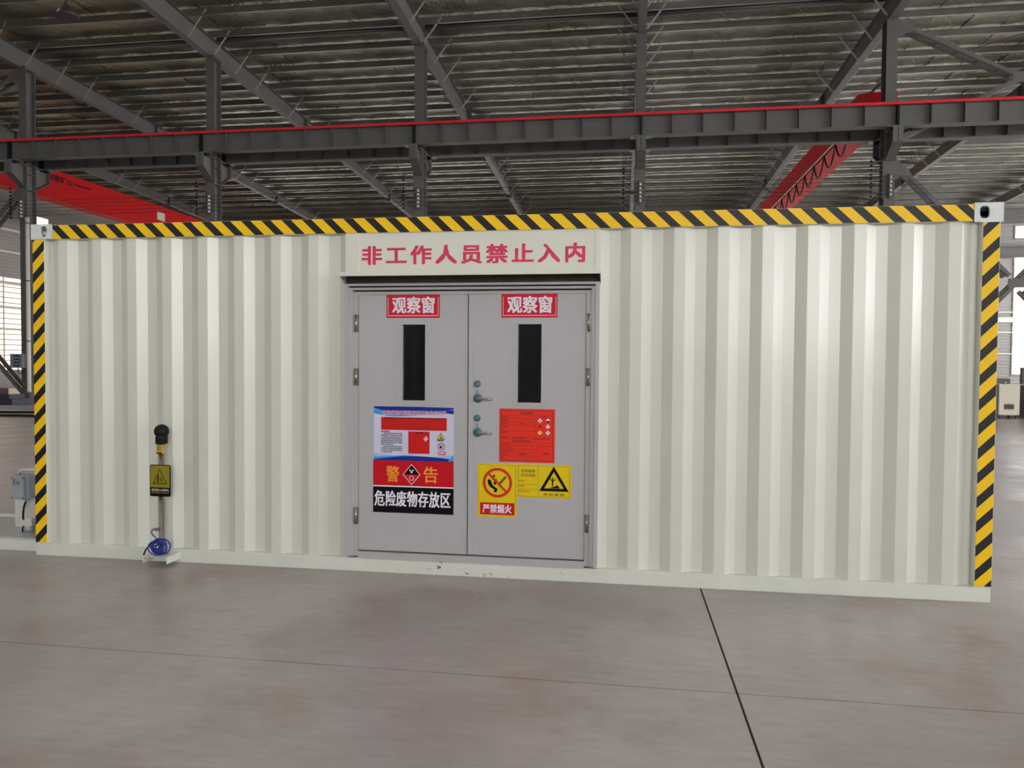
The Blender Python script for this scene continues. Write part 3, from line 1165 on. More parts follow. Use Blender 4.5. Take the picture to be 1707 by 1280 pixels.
# header over the doors
MB().box(2.556, 4.414, 0.010, 0.024, 2.10, 2.484).build('header_panel', WHITE, ct)
MB().box(2.562, 2.664, 0.004, 0.024, 2.16, 2.484, 0.002).build('header_strip', WHITE, ct)
MB().box(4.378, 4.410, 0.004, 0.024, 2.16, 2.484, 0.002).build('header_strip', WHITE, ct)
text(ct, 'painted_lettering', '非工作人员禁止入内', 2.685, 4.302, 2.255, 2.386, 0.0085, PINKRED, 0.035, 1.30, label='red stencilled characters above the doors')
# rain hood
b = MB()
b.prism([(-0.164, 2.182), (0.01, 2.182), (0.01, 2.178), (-0.160, 2.178), (-0.160, 2.152), (-0.164, 2.152)], 'x', 2.561, 4.419)
b.prism([(-0.160, 2.178), (0.01, 2.178), (0.01, 2.10)], 'x', 2.561, 2.565)
b.prism([(-0.160, 2.178), (0.01, 2.178), (0.01, 2.10)], 'x', 4.415, 4.419)
b.build('rain_hood', WHITE, ct)
MB().prism([(-0.158, 2.1775), (0.009, 2.1775), (0.009, 2.1745), (-0.158, 2.1745)], 'x', 2.566, 4.414).build('hood_soffit_shade', mat('hood shade brown', (70, 64, 50), 0.7, var=0.2), ct)  # dark sheet: the shade under the hood put into its colour
MB().box(2.566, 4.414, 0.003, 0.010, 2.100, 2.1745).build('hood_back_shade', mat('hood shade brown', (70, 64, 50)), ct)  # dark strip over the white header, painted shade below the hood
MB().prism([(-0.150, 2.174), (0.009, 2.174), (0.009, 2.112)], 'x', 4.408, 4.4145).build('hood_bracket', BLACK, ct)
MB().cyl((4.404, -0.04, 2.15), (4.408, -0.04, 2.15), 0.007, n=10).build('bolt', STAIN, ct)

# door frame with its stepped profile
fr = MB()
steps = [(0.000, 0.028, -0.032), (0.028, 0.056, -0.020), (0.056, 0.092, -0.004)]
ox0, ox1, oz1 = 2.566, 4.412, 2.112
for a, c, y in steps:
    fr.box(ox0 + a, ox0 + c, y, 0.07, 0.117, oz1 - a)
    fr.box(ox1 - c, ox1 - a, y, 0.07, 0.117, oz1 - a)
    fr.box(ox0 + c, ox1 - c, y, 0.07, oz1 - a - (c - a) * 0.6, oz1 - a)
fr.box(ox0 + 0.092, ox1 - 0.092, -0.004, 0.07, 0.100, 0.150)
fr.build('door_frame', FRAMEG, ct)

YD = 0.006


def leaf(x0, x1, z0, z1, wx0, wx1, wz0, wz1, label):
    b = MB()
    for (a, c, e, f) in ((x0, wx0, z0, z1), (wx1, x1, z0, z1), (wx0, wx1, z0, wz0), (wx0, wx1, wz1, z1)):
        b.box(a, c, YD, YD + 0.045, e, f)
    bmesh.ops.remove_doubles(b.bm, verts=b.bm.verts[:], dist=1e-5)
    o = b.build('door_leaf', DOORG, ct)
    o['label'] = label
    g = MB()
    w = 0.034
    for (a, c, e, f) in ((wx0 - w, wx0, wz0 - w * 0.6, wz1 + w * 0.6), (wx1, wx1 + w, wz0 - w * 0.6, wz1 + w * 0.6),
                         (wx0, wx1, wz0 - w * 0.6, wz0), (wx0, wx1, wz1, wz1 + w * 0.6)):
        g.box(a, c, YD - 0.005, YD, e, f)
    for (a, c, e, f) in ((wx0, wx0 + 0.006, wz0, wz1), (wx1 - 0.006, wx1, wz0, wz1), (wx0 + 0.006, wx1 - 0.006, wz0, wz0 + 0.006), (wx0 + 0.006, wx1 - 0.006, wz1 - 0.006, wz1)):
        g.box(a, c, YD - 0.007, YD + 0.03, e, f)
    g.build('window_frame', DOORG, o)
    MB().box(wx0 + 0.003, wx1 - 0.003, YD + 0.016, YD + 0.022, wz0 + 0.003, wz1 - 0.003).build('window_pane', GLASS, o)
    return o


dl = leaf(2.661, 3.475, 0.161, 2.035, 2.985, 3.168, 1.262, 1.824, 'left grey door leaf')
dr = leaf(3.482, 4.317, 0.161, 2.035, 3.832, 4.012, 1.258, 1.826, 'right grey door leaf with two lever handles')
MB().box(3.483, 3.518, YD - 0.009, YD, 0.163, 2.033, 0.002).build('meeting_strip', DOORG, dr)

for d, xh, zs in ((dl, 2.642, (1.826, 1.436, 0.415)), (dr, 4.336, (1.830, 1.450, 0.420))):
    for z in zs:
        b = MB()
        b.cyl((xh, -0.010, z - 0.062), (xh, -0.010, z + 0.062), 0.0095, n=14)
        for q in (-0.021, 0.021):
            b.cyl((xh, -0.010, z + q - 0.001), (xh, -0.010, z + q + 0.001), 0.0104, n=14)
        b.box(xh - 0.016, xh + 0.016, -0.006, 0.004, z - 0.062, z + 0.062)
        b.build('hinge', STAIN, d)
for z in (1.290, 1.046):
    b = MB()
    b.lathe((3.553, YD - 0.009, z), [(0.006, -0.012), (0.026, -0.010), (0.031, -0.004), (0.031, 0.009)], 24, (0, 1, 0))
    b.build('handle_rose', TEAL, dr)
    b = MB()
    b.tube([(3.553, -0.004, z), (3.553, -0.038, z), (3.560, -0.050, z), (3.575, -0.054, z), (3.62, -0.054, z - 0.001), (3.652, -0.050, z - 0.003), (3.66, -0.044, z - 0.004)], 0.0085, 10)
    b.build('lever_handle', STAIN, dr)
for z in (1.393, 1.148):
    MB().lathe((3.547, YD - 0.004, z), [(0.012, -0.008), (0.023, -0.006), (0.025, 0.0), (0.025, 0.004)], 24, (0, 1, 0)).build('lock_collar', TEAL, dr)
    b = MB()
    b.cyl((3.547, YD - 0.018, z), (3.547, YD - 0.004, z), 0.011, n=16)
    b.box(3.545, 3.549, YD - 0.019, YD - 0.018, z - 0.006, z + 0.006)
    b.build('lock_cylinder', STAIN, dr)
    MB().tube([(3.541, YD - 0.004, z - 0.075), (3.541, YD - 0.006, z - 0.045), (3.547, YD - 0.008, z - 0.036), (3.553, YD - 0.006, z - 0.045), (3.553, YD - 0.004, z - 0.075)], 0.0016, 6).build('key_ring', STAIN, dr)

# ================================================================== SIGNS ON THE DOORS
YS = YD - 0.0005


def sign(name, label, cat, x0, x1, z0, z1, y, m, group=None, th=0.0016):
    t = thing(name, label, cat, (0, 0, 0), group)
    MB().box(x0, x1, y - th, y, z0, z1).build('backing', m, t)
    return t, y - th - 0.0004


def mist(t, x0, x1, z0, z1, y, m, rows, seed, hh=0.55, indent=True, gap=0.3):
    """rows of print too small to read"""
    r = random.Random(seed)
    P = []
    for i in range(rows):
        zt = z1 - (z1 - z0) * i / rows
        h = (z1 - z0) / rows * hh
        x = x0 + ((x1 - x0) * 0.12 if indent and i in (0, 7) else 0)
        end = x1 - (r.uniform(0.3, 0.6) * (x1 - x0) if indent and i in (6, rows - 1) else 0)
        while x < end - h * 0.3:
            w = h * r.uniform(0.75, 1.0)
            P.append(rect(x, min(x + w, end), zt - h, zt))
            x += w + h * gap
            if r.random() < 0.08:
                x += h * 0.6
    o = flat(t, 'small_print', P, y, m)
    return o


# observation-window stickers
for (x0, x1, z0, z1, lab) in ((2.872, 3.268, 1.866, 2.034, 'red sticker with white characters above the left door window'),
                              (3.718, 4.117, 1.866, 2.034, 'red sticker with white characters above the right door window')):
    t, y = sign('window_sticker', lab, 'sign', x0, x1, z0, z1, YS, SIGNRED, 'red observation window stickers')
    text(t, 'lettering', '观察窗', x0 + 0.045, x1 - 0.040, z0 + 0.034, z1 - 0.016, y, SIGNW, 0.03, 1.02)
    flat(t, 'border_line', [rect(x0 + 0.012, x1 - 0.012, z0 + 0.014, z0 + 0.018), rect(x0 + 0.010, x0 + 0.013, z0 + 0.014, z1 - 0.02), rect(x1 - 0.013, x1 - 0.010, z0 + 0.014, z1 - 0.02)], y, SIGNW)

# information poster on the left door
px0, px1, pz0, pz1 = 2.777, 3.375, 0.828, 1.222
t, y = sign('information_poster', 'white and blue information poster with red table on the left door', 'poster', px0, px1, pz0, pz1, YS, POSTW)
pw, ph = px1 - px0, pz1 - pz0


def U(u):
    return px0 + pw * u


def V(v):
    return pz0 + ph * v


def wave(f0, f1, n=24, u0=0.0, u1=1.0):
    P = []
    for i in range(n):
        a, c = u0 + (u1 - u0) * i / n, u0 + (u1 - u0) * (i + 1) / n
        P.append([(U(a), V(f0(a))), (U(c), V(f0(c))), (U(c), V(f1(c))), (U(a), V(f1(a)))])
    return P


def b_low(u):
    return 0.86 - 0.06 * math.sin(PI * min(1, u * 1.35)) + 0.10 * max(0, u - 0.42) ** 0.9


flat(t, 'blue_band', wave(lambda u: max(0.845, 0.855 + 0.13 * (u - 0.45)) if u > 0.45 else 0.855 + 0.10 * (0.45 - u) ** 2, lambda u: 1.0 - 0.02 * max(0, u - 0.6)), y, BLUED)
flat(t, 'blue_band', wave(lambda u: 0.87 - 0.045 * math.sin(PI * u / 0.5) - 0.02 * u, lambda u: 0.875 - 0.02 * math.sin(PI * u / 0.5) + 0.09 * max(0, 0.14 - u), 16, 0.0, 0.5), y - 0.0003, BLUEL)
flat(t, 'blue_band', wave(lambda u: 0.82 + 0.08 * (u - 0.3) + 0.07 * max(0, u - 0.55), lambda u: 0.835 + 0.10 * (u - 0.3) + 0.13 * max(0, u - 0.55), 20, 0.3, 1.0), y - 0.0003, BLUEL)
flat(t, 'blue_band', [[(U(0), V(0.90)), (U(0.11), V(0.86)), (U(0.11), V(0.925)), (U(0), V(0.975))]], y - 0.0006, BLUEL)
flat(t, 'blue_band', [[(U(0.82), V(0.90)), (U(1), V(0.875)), (U(1), V(0.945)), (U(0.86), V(0.94))]], y - 0.0009, BLUED)
text(t, 'lettering', '危险废物污染防治责任信息公开栏', U(0.112), U(0.905), V(0.848), V(0.928), y - 0.0012, SIGNW, 0.07)
text(t, 'lettering', '危险废物污染防治责任信息公开栏', U(0.115), U(0.902), V(0.852), V(0.925), y - 0.0022, MAGEN, 0.015)
flat(t, 'red_table', [rect(U(0.092), U(0.915), V(0.565), V(0.800))], y, POSTR)
L = []
for v in (0.60, 0.635, 0.665, 0.70, 0.735, 0.772):
    L.append(rect(U(0.10), U(0.91), V(v), V(v) + 0.0012))
for u in (0.19, 0.33, 0.45, 0.56, 0.66, 0.78):
    L.append(rect(U(u), U(u) + 0.0012, V(0.57), V(0.795)))
flat(t, 'table_line', L, y - 0.0004, LABELD)
mist(t, U(0.13), U(0.90), V(0.776), V(0.797), y - 0.0005, INK, 1, 2, 0.8, False)
flat(t, 'heading_print', [rect(U(0.092 + 0.028 * i), U(0.092 + 0.028 * i + 0.022), V(0.52), V(0.55)) for i in range(4)], y, POSTR)
mist(t, U(0.092), U(0.36), V(0.13), V(0.51), y, INK, 11, 5)
flat(t, 'red_card', [rect(U(0.435), U(0.702), V(0.135), V(0.545))], y, POSTR)
L = [rect(U(0.445), U(0.692), V(v), V(v) + 0.001) for v in (0.19, 0.23, 0.27, 0.31, 0.36, 0.41, 0.46, 0.50)]
flat(t, 'table_line', L, y - 0.0004, LABELD)
mist(t, U(0.53), U(0.62), V(0.505), V(0.53), y - 0.0005, INK, 1, 8, 0.8, False)
flat(t, 'hazard_diamond', [diamond(U(0.655), V(0.415), 0.017, 0.021)], y - 0.0006, SIGNW)
flat(t, 'hazard_diamond', [[(U(0.655) - 0.015, V(0.415)), (U(0.655), V(0.415)), (U(0.655), V(0.415) + 0.018)]] + ring(U(0.658), V(0.405), 0.003, 0.006, 10), y - 0.0008, LABELR)
ta, tb, tc_ = (U(0.842), V(0.535)), (U(0.792), V(0.405)), (U(0.892), V(0.405))
flat(t, 'warning_triangle', [[ta, tb, tc_]], y, YEL)
flat(t, 'warning_triangle', tri_ring(ta, tb, tc_, 0.2) + [rect(U(0.838), U(0.847), V(0.425), V(0.475)), rect(U(0.825), U(0.868), V(0.42), V(0.43))], y - 0.0004, INK)
mist(t, U(0.80), U(0.885), V(0.37), V(0.40), y, INK, 1, 12, 0.9, False)
flat(t, 'no_smoking_ring', ring(U(0.846), V(0.275), 0.022, 0.027) + [stroke((U(0.846) - 0.016, V(0.275) + 0.016), (U(0.846) + 0.016, V(0.275) - 0.016), 0.004)], y, EXRED)
flat(t, 'no_smoking_ring', [disc(U(0.840), V(0.262), 0.009), stroke((U(0.842), V(0.27)), (U(0.865), V(0.31)), 0.004)], y - 0.0004, INK)
flat(t, 'red_caption', [rect(U(0.805), U(0.90), V(0.12), V(0.185))], y, POSTR)
mist(t, U(0.815), U(0.892), V(0.135), V(0.172), y - 0.0004, SIGNW, 1, 3, 0.9, False)
flat(t, 'blue_band', wave(lambda u: 0.0, lambda u: 0.115 - 0.05 * math.sin(PI * u) ** 2 * (1 if u < 0.5 else 1) + 0.03 * max(0, 0.4 - u), 24), y, BLUEP)
flat(t, 'blue_band', wave(lambda u: 0.0, lambda u: 0.045 + 0.05 * math.sin(PI * u * 0.95) - 0.01 * u, 24), y - 0.0004, BLUED)
flat(t, 'blue_band', wave(lambda u: 0.02 + 0.105 * u / 0.6, lambda u: 0.06 + 0.065 * u / 0.6 + 0.001, 14, 0.0, 0.6), y - 0.0008, BLUEL)
flat(t, 'blue_band', [[(U(0.93), V(0.0)), (U(1), V(0.02)), (U(1), V(0.13)), (U(0.95), V(0.05))]], y - 0.0008, BLUEL)

# warning sign below it
t, y = sign('warning_sign', 'red and black warning sign with yellow characters on the left door', 'sign', 2.772, 3.376, 0.444, 0.8275, YS, WARNR)
flat(t, 'black_field', [rect(2.772, 3.376, 0.444, 0.634)], y, INK)
flat(t, 'pale_line', [rect(2.772, 3.376, 0.634, 0.643)], y, SIGNW)
text(t, 'lettering', '警', 2.873, 2.968, 0.672, 0.787, y, ORANGE, 0.02)
text(t, 'lettering', '告', 3.155, 3.258, 0.672, 0.787, y, ORANGE, 0.02)
text(t, 'lettering', '危险废物存放区', 2.785, 3.352, 0.492, 0.605, y - 0.0004, SIGNW, 0.03, 1.05)
cx, cz = 3.063, 0.728
flat(t, 'hazard_diamond', [diamond(cx, cz, 0.066, 0.076)], y, SIGNW)
flat(t, 'hazard_diamond', [diamond(cx, cz, 0.061, 0.070)], y - 0.0004, WARNR)
flat(t, 'hazard_diamond', [[(cx - 0.060, cz), (cx + 0.060, cz), (cx, cz + 0.069)]], y - 0.0008, INK)
flat(t, 'hazard_diamond', [disc(cx - 0.010, cz + 0.030, 0.006), disc(cx + 0.010, cz + 0.030, 0.006), disc(cx, cz + 0.017, 0.007)] + ring(cx, cz - 0.026, 0.014, 0.018, 20), y - 0.0012, SIGNW)

# hazardous-waste label on the right door
x0, x1, z0, z1 = 3.708, 4.106, 0.838, 1.220
t, y = sign('waste_label', 'orange-red printed form label under the right door window', 'label', x0, x1, z0, z1, YS, LABELR)
w, h = x1 - x0, z1 - z0


def u_(p):
    return x0 + w * p


def v_(p):
    return z0 + h * p


LN = []
lt = 0.0016
fx0, fx1, fz0, fz1 = 0.03, 0.965, 0.035, 0.965
for (a, c, e, f) in ((fx0, fx1, fz0, fz0), (fx0, fx1, fz1, fz1)):
    LN.append(rect(u_(a), u_(c), v_(e) - lt, v_(e) + lt))
for a in (fx0, fx1):
    LN.append(rect(u_(a) - lt, u_(a) + lt, v_(fz0), v_(fz1)))
lt = 0.0009
for (a, c, e) in ((fx0, fx1, 0.875), (fx0, 0.66, 0.815), (fx0, 0.66, 0.755), (fx0, 0.66, 0.69), (fx0, 0.66, 0.585), (fx0, fx1, 0.475), (fx0, fx1, 0.37), (fx0, fx1, 0.31),
                  (fx0, 0.70, 0.245), (fx0, 0.70, 0.18), (fx0, 0.70, 0.115)):
    LN.append(rect(u_(a), u_(c), v_(e) - lt, v_(e) + lt))
LN.append(rect(u_(0.66) - lt, u_(0.66) + lt, v_(0.475), v_(0.875)))
LN.append(rect(u_(0.70) - lt, u_(0.70) + lt, v_(fz0), v_(0.31)))
flat(t, 'form_line', LN, y, LABELD)
text(t, 'lettering', '危险废物', u_(0.385), u_(0.60), v_(0.893), v_(0.945), y, LABELD, 0.02)


def row(s, a, c, e, hh=0.030):
    text(t, 'lettering', s, u_(a), u_(c), v_(e) - h * hh / 2, v_(e) + h * hh / 2, y, LABELD, 0.012)


row('废物名称:', 0.045, 0.16, 0.845)
row('废物类别:', 0.045, 0.16, 0.785)
row('废物代码:', 0.045, 0.16, 0.722)
row('废物形态:', 0.36, 0.475, 0.722)
row('主要成分:', 0.045, 0.16, 0.662)
row('有害成分:', 0.045, 0.16, 0.560)
row('注意事项:', 0.045, 0.16, 0.450)
row('危险特性', 0.75, 0.87, 0.845)
row('数字识别码:', 0.045, 0.19, 0.342)
row('产生/收集单位:', 0.045, 0.225, 0.278)
row('联系人和联系方式:', 0.045, 0.27, 0.213)
row('产生日期:', 0.045, 0.16, 0.148)
row('废物重量:', 0.36, 0.49, 0.148)
row('备注:', 0.045, 0.11, 0.078)
text(t, 'lettering', '二维码', u_(0.765), u_(0.90), v_(0.145), v_(0.185), y, LABELD, 0.015)
mist(t, u_(0.24), u_(0.50), v_(0.435), v_(0.465), y, LABELD, 1, 21, 0.9, False, 0.5)
mist(t, u_(0.24), u_(0.56), v_(0.385), v_(0.415), y, LABELD, 1, 22, 0.9, False, 0.5)
mist(t, u_(0.60), u_(0.92), v_(0.430), v_(0.460), y, LABELD, 1, 23, 0.9, False, 0.5)
for i, (a, e) in enumerate(((0.735, 0.785), (0.875, 0.785), (0.735, 0.675), (0.875, 0.675), (0.735, 0.56), (0.875, 0.56))):
    cx, cz = u_(a), v_(e)
    flat(t, 'hazard_diamond', [diamond(cx, cz, 0.0165, 0.0165)], y, (SIGNW, SIGNW, WARNR, SIGNW, YELP, SIGNW)[i])
    if i == 1:
        flat(t, 'hazard_diamond', [[(cx - 0.016, cz), (cx, cz - 0.016), (cx + 0.016, cz)]], y - 0.0004, INK)
    elif i == 2:
        flat(t, 'hazard_diamond', [disc(cx, cz, 0.006, 8)], y - 0.0004, LABELD)
    else:
        flat(t, 'hazard_diamond', [disc(cx, cz + 0.003, 0.004, 8), rect(cx - 0.0015, cx + 0.0015, cz - 0.008, cz)], y - 0.0004, (INK, INK, INK, LABELR, INK, STEEL)[i])

# no-smoking sign
x0, x1, z0, z1 = 3.551, 3.838, 0.440, 0.824
t, y = sign('no_smoking_sign', 'yellow no open flames sign with red ring on the right door', 'sign', x0, x1, z0, z1, YS - 0.0006, YEL)
LN = []
for (a, c, e, f) in ((x0 + 0.008, x1 - 0.008, z0 + 0.010, z0 + 0.012), (x0 + 0.008, x1 - 0.008, z1 - 0.012, z1 - 0.010), (x0 + 0.008, x0 + 0.010, z0 + 0.012, z1 - 0.012), (x1 - 0.010, x1 - 0.008, z0 + 0.012, z1 - 0.012)):
    LN.append(rect(a, c, e, f))
flat(t, 'border_line', LN, y, OLIVEW)
cx, cz, R = 3.697, 0.688, 0.107
flat(t, 'cigarette_hand', [
    [(cx - 0.072, cz + 0.020), (cx - 0.058, cz + 0.024), (cx - 0.045, cz + 0.010), (cx - 0.036, cz - 0.018), (cx - 0.050, cz - 0.034), (cx - 0.068, cz - 0.012)],
    [(cx - 0.050, cz - 0.034), (cx - 0.036, cz - 0.018), (cx + 0.002, cz - 0.046), (cx - 0.008, cz - 0.070), (cx - 0.026, cz - 0.068), (cx - 0.022, cz - 0.050)],
    [(cx - 0.036, cz + 0.045), (cx - 0.020, cz + 0.060), (cx - 0.016, cz + 0.040), (cx - 0.028, cz + 0.040)],
    [(cx - 0.030, cz - 0.004), (cx - 0.008, cz + 0.032), (cx - 0.002, cz + 0.010), (cx - 0.016, cz - 0.020)]], y, INK)
flat(t, 'match_stick', [stroke((cx + 0.016, cz - 0.008), (cx + 0.062, cz + 0.046), 0.017)], y, OLIVEW)
flat(t, 'prohibition_ring', ring(cx, cz, R * 0.81, R, 40), y - 0.0004, SRED)
flat(t, 'prohibition_bar', [stroke((cx - R * 0.66, cz + R * 0.66), (cx + R * 0.66, cz - R * 0.66), 0.017)], y - 0.0008, SRED)
flat(t, 'caption_field', [rect(3.572, 3.822, 0.456, 0.544)], y, WARNR)
flat(t, 'caption_border', [rect(3.564, 3.830, 0.452, 0.456), rect(3.826, 3.830, 0.456, 0.544)], y, YELP)
text(t, 'lettering', '严禁烟火', 3.592, 3.800, 0.470, 0.532, y - 0.0004, SIGNW, 0.03, 1.02)

# storage-facility sign
x0, x1, z0, z1 = 3.841, 4.225, 0.588, 0.826
t, y = sign('storage_sign', 'wide yellow sign with black triangle right of the no-smoking sign', 'sign', x0, x1, z0, z1, YS, YEL)
LN = []
for (a, c, e, f) in ((x0 + 0.006, x1 - 0.010, z0 + 0.008, z0 + 0.010), (x0 + 0.006, x1 - 0.010, z1 - 0.012, z1 - 0.010), (x0 + 0.006, x0 + 0.008, z0 + 0.010, z1 - 0.012), (x1 - 0.012, x1 - 0.010, z0 + 0.010, z1 - 0.012), (3.990, 3.992, z0 + 0.010, z1 - 0.012),
                     (x0 + 0.01, 3.985, 0.682, 0.684), (x0 + 0.01, 3.985, 0.646, 0.648)):
    LN.append(rect(a, c, e, f))
flat(t, 'form_line', LN, y, OLIVEW)
text(t, 'lettering', '危险废物', 3.870, 3.968, 0.768, 0.790, y, OLIVEW, 0.015)
text(t, 'lettering', '贮存设施', 3.870, 3.968, 0.737, 0.760, y, OLIVEW, 0.015)
text(t, 'lettering', '单位名称:', 3.851, 3.895, 0.702, 0.714, y, OLIVEW, 0.01)
text(t, 'lettering', '设施编码:', 3.851, 3.895, 0.665, 0.677, y, OLIVEW, 0.01)
text(t, 'lettering', '负责人及联系方式:', 3.851, 3.937, 0.627, 0.639, y, OLIVEW, 0.01)
a_, b__, c_ = (4.101, 0.816), (3.998, 0.638), (4.208, 0.638)
flat(t, 'warning_triangle', tri_ring(a_, b__, c_, 0.34), y, INK)
T = [rect(4.088, 4.097, 0.676, 0.735), stroke((4.092, 0.705), (4.074, 0.730), 0.005), stroke((4.093, 0.700), (4.112, 0.728), 0.005), stroke((4.080, 0.722), (4.070, 0.722), 0.003), stroke((4.104, 0.718), (4.116, 0.716), 0.003),
     [(4.080, 0.664), (4.140, 0.664), (4.140, 0.668), (4.126, 0.684), (4.112, 0.674), (4.098, 0.672)], rect(4.070, 4.146, 0.660, 0.664)]
flat(t, 'dead_tree', T, y, INK)
text(t, 'lettering', '危险废物', 4.030, 4.175, 0.605, 0.624, y, OLIVEW, 0.015, 1.4)

# ================================================================== STATIC DISCHARGE POST
t = thing('static_discharge_post', 'slim steel post with black ball top and olive sign on the left', 'post', (1.140, -0.085, 0.03))
b = MB()
b.box(-0.100, 0.097, -0.085, 0.085, 0.046, 0.050)
b.box(0.093, 0.097, -0.085, 0.085, 0.0, 0.046)
b.box(-0.100, -0.096, -0.085, 0.085, 0.0, 0.046)
b.build('base_bracket', RAILW, t)
b = MB()
b.lathe((0, 0, 0), [(0.05, 0.050), (0.05, 0.056), (0.0225, 0.057), (0.0225, 0.90)], 20)
b.build('pole', STAIN, t)
b = MB()
b.lathe((0.004, 0, 0), [(0.040, 0.888), (0.043, 0.892), (0.043, 0.932), (0.046, 0.94)] + [(0.053 * math.cos(a), 0.982 + 0.053 * math.sin(a)) for a in [(-0.75 + 0.16 * i) for i in range(15)]], 28)
b.build('ball_head', BLACK, t)
MB().box(-0.018, 0.030, -0.034, 0.0, 0.815, 0.885, 0.004).build('alarm_unit', GOLD, t)
flat(t, 'alarm_mark', ring(0.006, 0.856, 0.008, 0.011, 16) + [rect(-0.016, 0.028, 0.817, 0.825)], -0.0345, INK)
# rounded sign plate
sx0, sx1, sz0, sz1 = -0.074, 0.092, 0.494, 0.733
pts = []
for cx, cz, a0 in ((sx1 - 0.012, sz1 - 0.012, 0), (sx0 + 0.012, sz1 - 0.012, 90), (sx0 + 0.012, sz0 + 0.012, 180), (sx1 - 0.012, sz0 + 0.012, 270)):
    for k in range(5):
        a = math.radians(a0 + 22.5 * k)
        pts.append((cx + 0.012 * math.cos(a), cz + 0.012 * math.sin(a)))
sp = MB().prism(pts, 'y', -0.030, -0.024).build('sign_plate', INK, t)
ys = -0.0305
flat(sp, 'olive_field', [rect(sx0 + 0.005, sx1 - 0.005, 0.562, sz1 - 0.006)], ys, OLIVE)
a_, b__, c_ = (0.008, 0.704), (-0.050, 0.588), (0.066, 0.588)
flat(sp, 'warning_triangle', tri_ring(a_, b__, c_, 0.14), ys - 0.0004, INK)
flat(sp, 'pictogram', [rect(-0.012, -0.002, 0.604, 0.640), disc(-0.007, 0.648, 0.007, 10), stroke((-0.004, 0.634), (0.010, 0.626), 0.004), rect(0.010, 0.034, 0.612, 0.616), rect(0.018, 0.023, 0.612, 0.638), disc(0.020, 0.630, 0.006, 8), rect(-0.018, 0.004, 0.600, 0.604), rect(0.014, 0.030, 0.603, 0.606)], ys - 0.0004, INK)
text(sp, 'lettering', '请消除人体静电', sx0 + 0.012, sx1 - 0.012, 0.533, 0.553, ys, PVC, 0.012)
mist(sp, sx0 + 0.012, sx1 - 0.012, 0.516, 0.526, ys, OLIVE, 1, 31, 0.8, False)

# blue coiled ground cable lying on the bracket
t = thing('ground_cable', 'coiled blue cable with clip on the bracket of the static post', 'cable', (1.140, -0.105, 0.085))
p = []
rk = random.Random(9)
for i in range(150):
    a = i * 0.36
    rr = 0.040 + 0.022 * math.sin(i * 0.047 + 1.0)
    p.append((0.004 + 1.15 * rr * math.cos(a) + 0.010 * math.sin(i * 0.05), -0.030 + 0.030 * math.sin(i * 0.083) + 0.012 * math.sin(a), 0.062 + rr * 0.86 * math.sin(a) + 0.006 * math.sin(i * 0.3)))
MB().tube(p, 0.0050, 6).build('coil', BLUEC, t)
p2 = [(-0.02, -0.04, 0.10), (0.0, -0.042, 0.13), (-0.028, -0.042, 0.150), (-0.042, -0.044, 0.172), (-0.030, -0.046, 0.196), (0.0, -0.046, 0.204), (0.028, -0.046, 0.208), (0.036, -0.044, 0.198), (0.02, -0.044, 0.192), (-0.012, -0.044, 0.190)]
MB().tube(p2, 0.0045, 6).build('tail', mat('dark cable', (40, 36, 60), 0.4), t)
MB().tube([(-0.055, -0.05, 0.075), (-0.078, -0.058, 0.045), (-0.095, -0.06, 0.005)], 0.006, 6).build('clip', BLACK, t)

# ================================================================== SKID WITH EQUIPMENT LEFT OF THE CONTAINER
t = thing('equipment_skid', 'white steel skid frame with deck left of the container', 'skid', (-2.0, 0.12, 0))
MB().box(-1.8, 1.96, -0.02, 0.06, 0.0, 0.085, 0.004).build('front_beam', RAILW, t)
MB().box(-1.8, 1.96, 0.80, 0.88, 0.0, 0.085).build('rear_beam', RAILW, t)
MB().box(-1.8, -1.72, 0.06, 0.80, 0.0, 0.085).build('cross_beam', RAILW, t)
MB().box(1.88, 1.96, 0.06, 0.80, 0.0, 0.085).build('cross_beam', RAILW, t)
MB().box(-1.72, 1.88, 0.06, 0.80, 0.070, 0.076).build('deck', SHEET, t)
# pedestal carrying an Ex junction box
t = thing('equipment_pedestal', 'pale grey pedestal panel standing on the skid behind the junction box', 'pedestal', (-0.60, 0.56, 0.076))
MB().box(-0.10, 0.30, 0.0, 0.08, 0.0, 0.46, 0.004).build('panel', PVC, t)
MB().box(-0.11, 0.31, -0.012, 0.09, 0.46, 0.475).build('top_cap', SHEET, t)
t = thing('junction_box', 'grey explosion-proof junction box lettered Ex left of the container', 'electrical box', (-0.553, 0.45, 0.44))
MB().box(-0.072, 0.076, 0.020, 0.110, -0.098, 0.100, 0.004).build('body', BOXG, t)
MB().box(-0.072, 0.050, -0.006, 0.020, -0.098, 0.100, 0.004).build('lid', BOXG, t)
text(t, 'lettering', 'Ex', -0.050, 0.012, 0.030, 0.072, -0.0068, EXRED, 0.01)
b = MB()
for x in (-0.062, 0.040):
    for z in (-0.087, 0.088):
        b.cyl((x, -0.012, z), (x, -0.006, z), 0.006, n=8)
b.build('screws', STEELD, t)
MB().cyl((0.02, 0.05, -0.125), (0.02, 0.05, -0.098), 0.014, n=12).build('cable_gland', BOXG, t)
MB().tube([(-0.06, 0.06, 0.10), (-0.045, 0.06, 0.135), (-0.01, 0.06, 0.150), (0.20, 0.06, 0.153)], 0.010, 8).build('conduit', PVC, t)
o = MB().tube([(-0.533, 0.50, 0.32), (-0.536, 0.48, 0.27), (-0.527, 0.46, 0.215), (-0.507, 0.44, 0.175), (-0.485, 0.43, 0.160)], 0.008, 8).build('power_cable', BLACK)
tag(o, 'short black cable hanging below the Ex junction box', 'cable')
t = thing('small_pump', 'small white pump unit on the skid beside the striped post', 'pump', (-0.40, 0.42, 0.076))
b = MB()
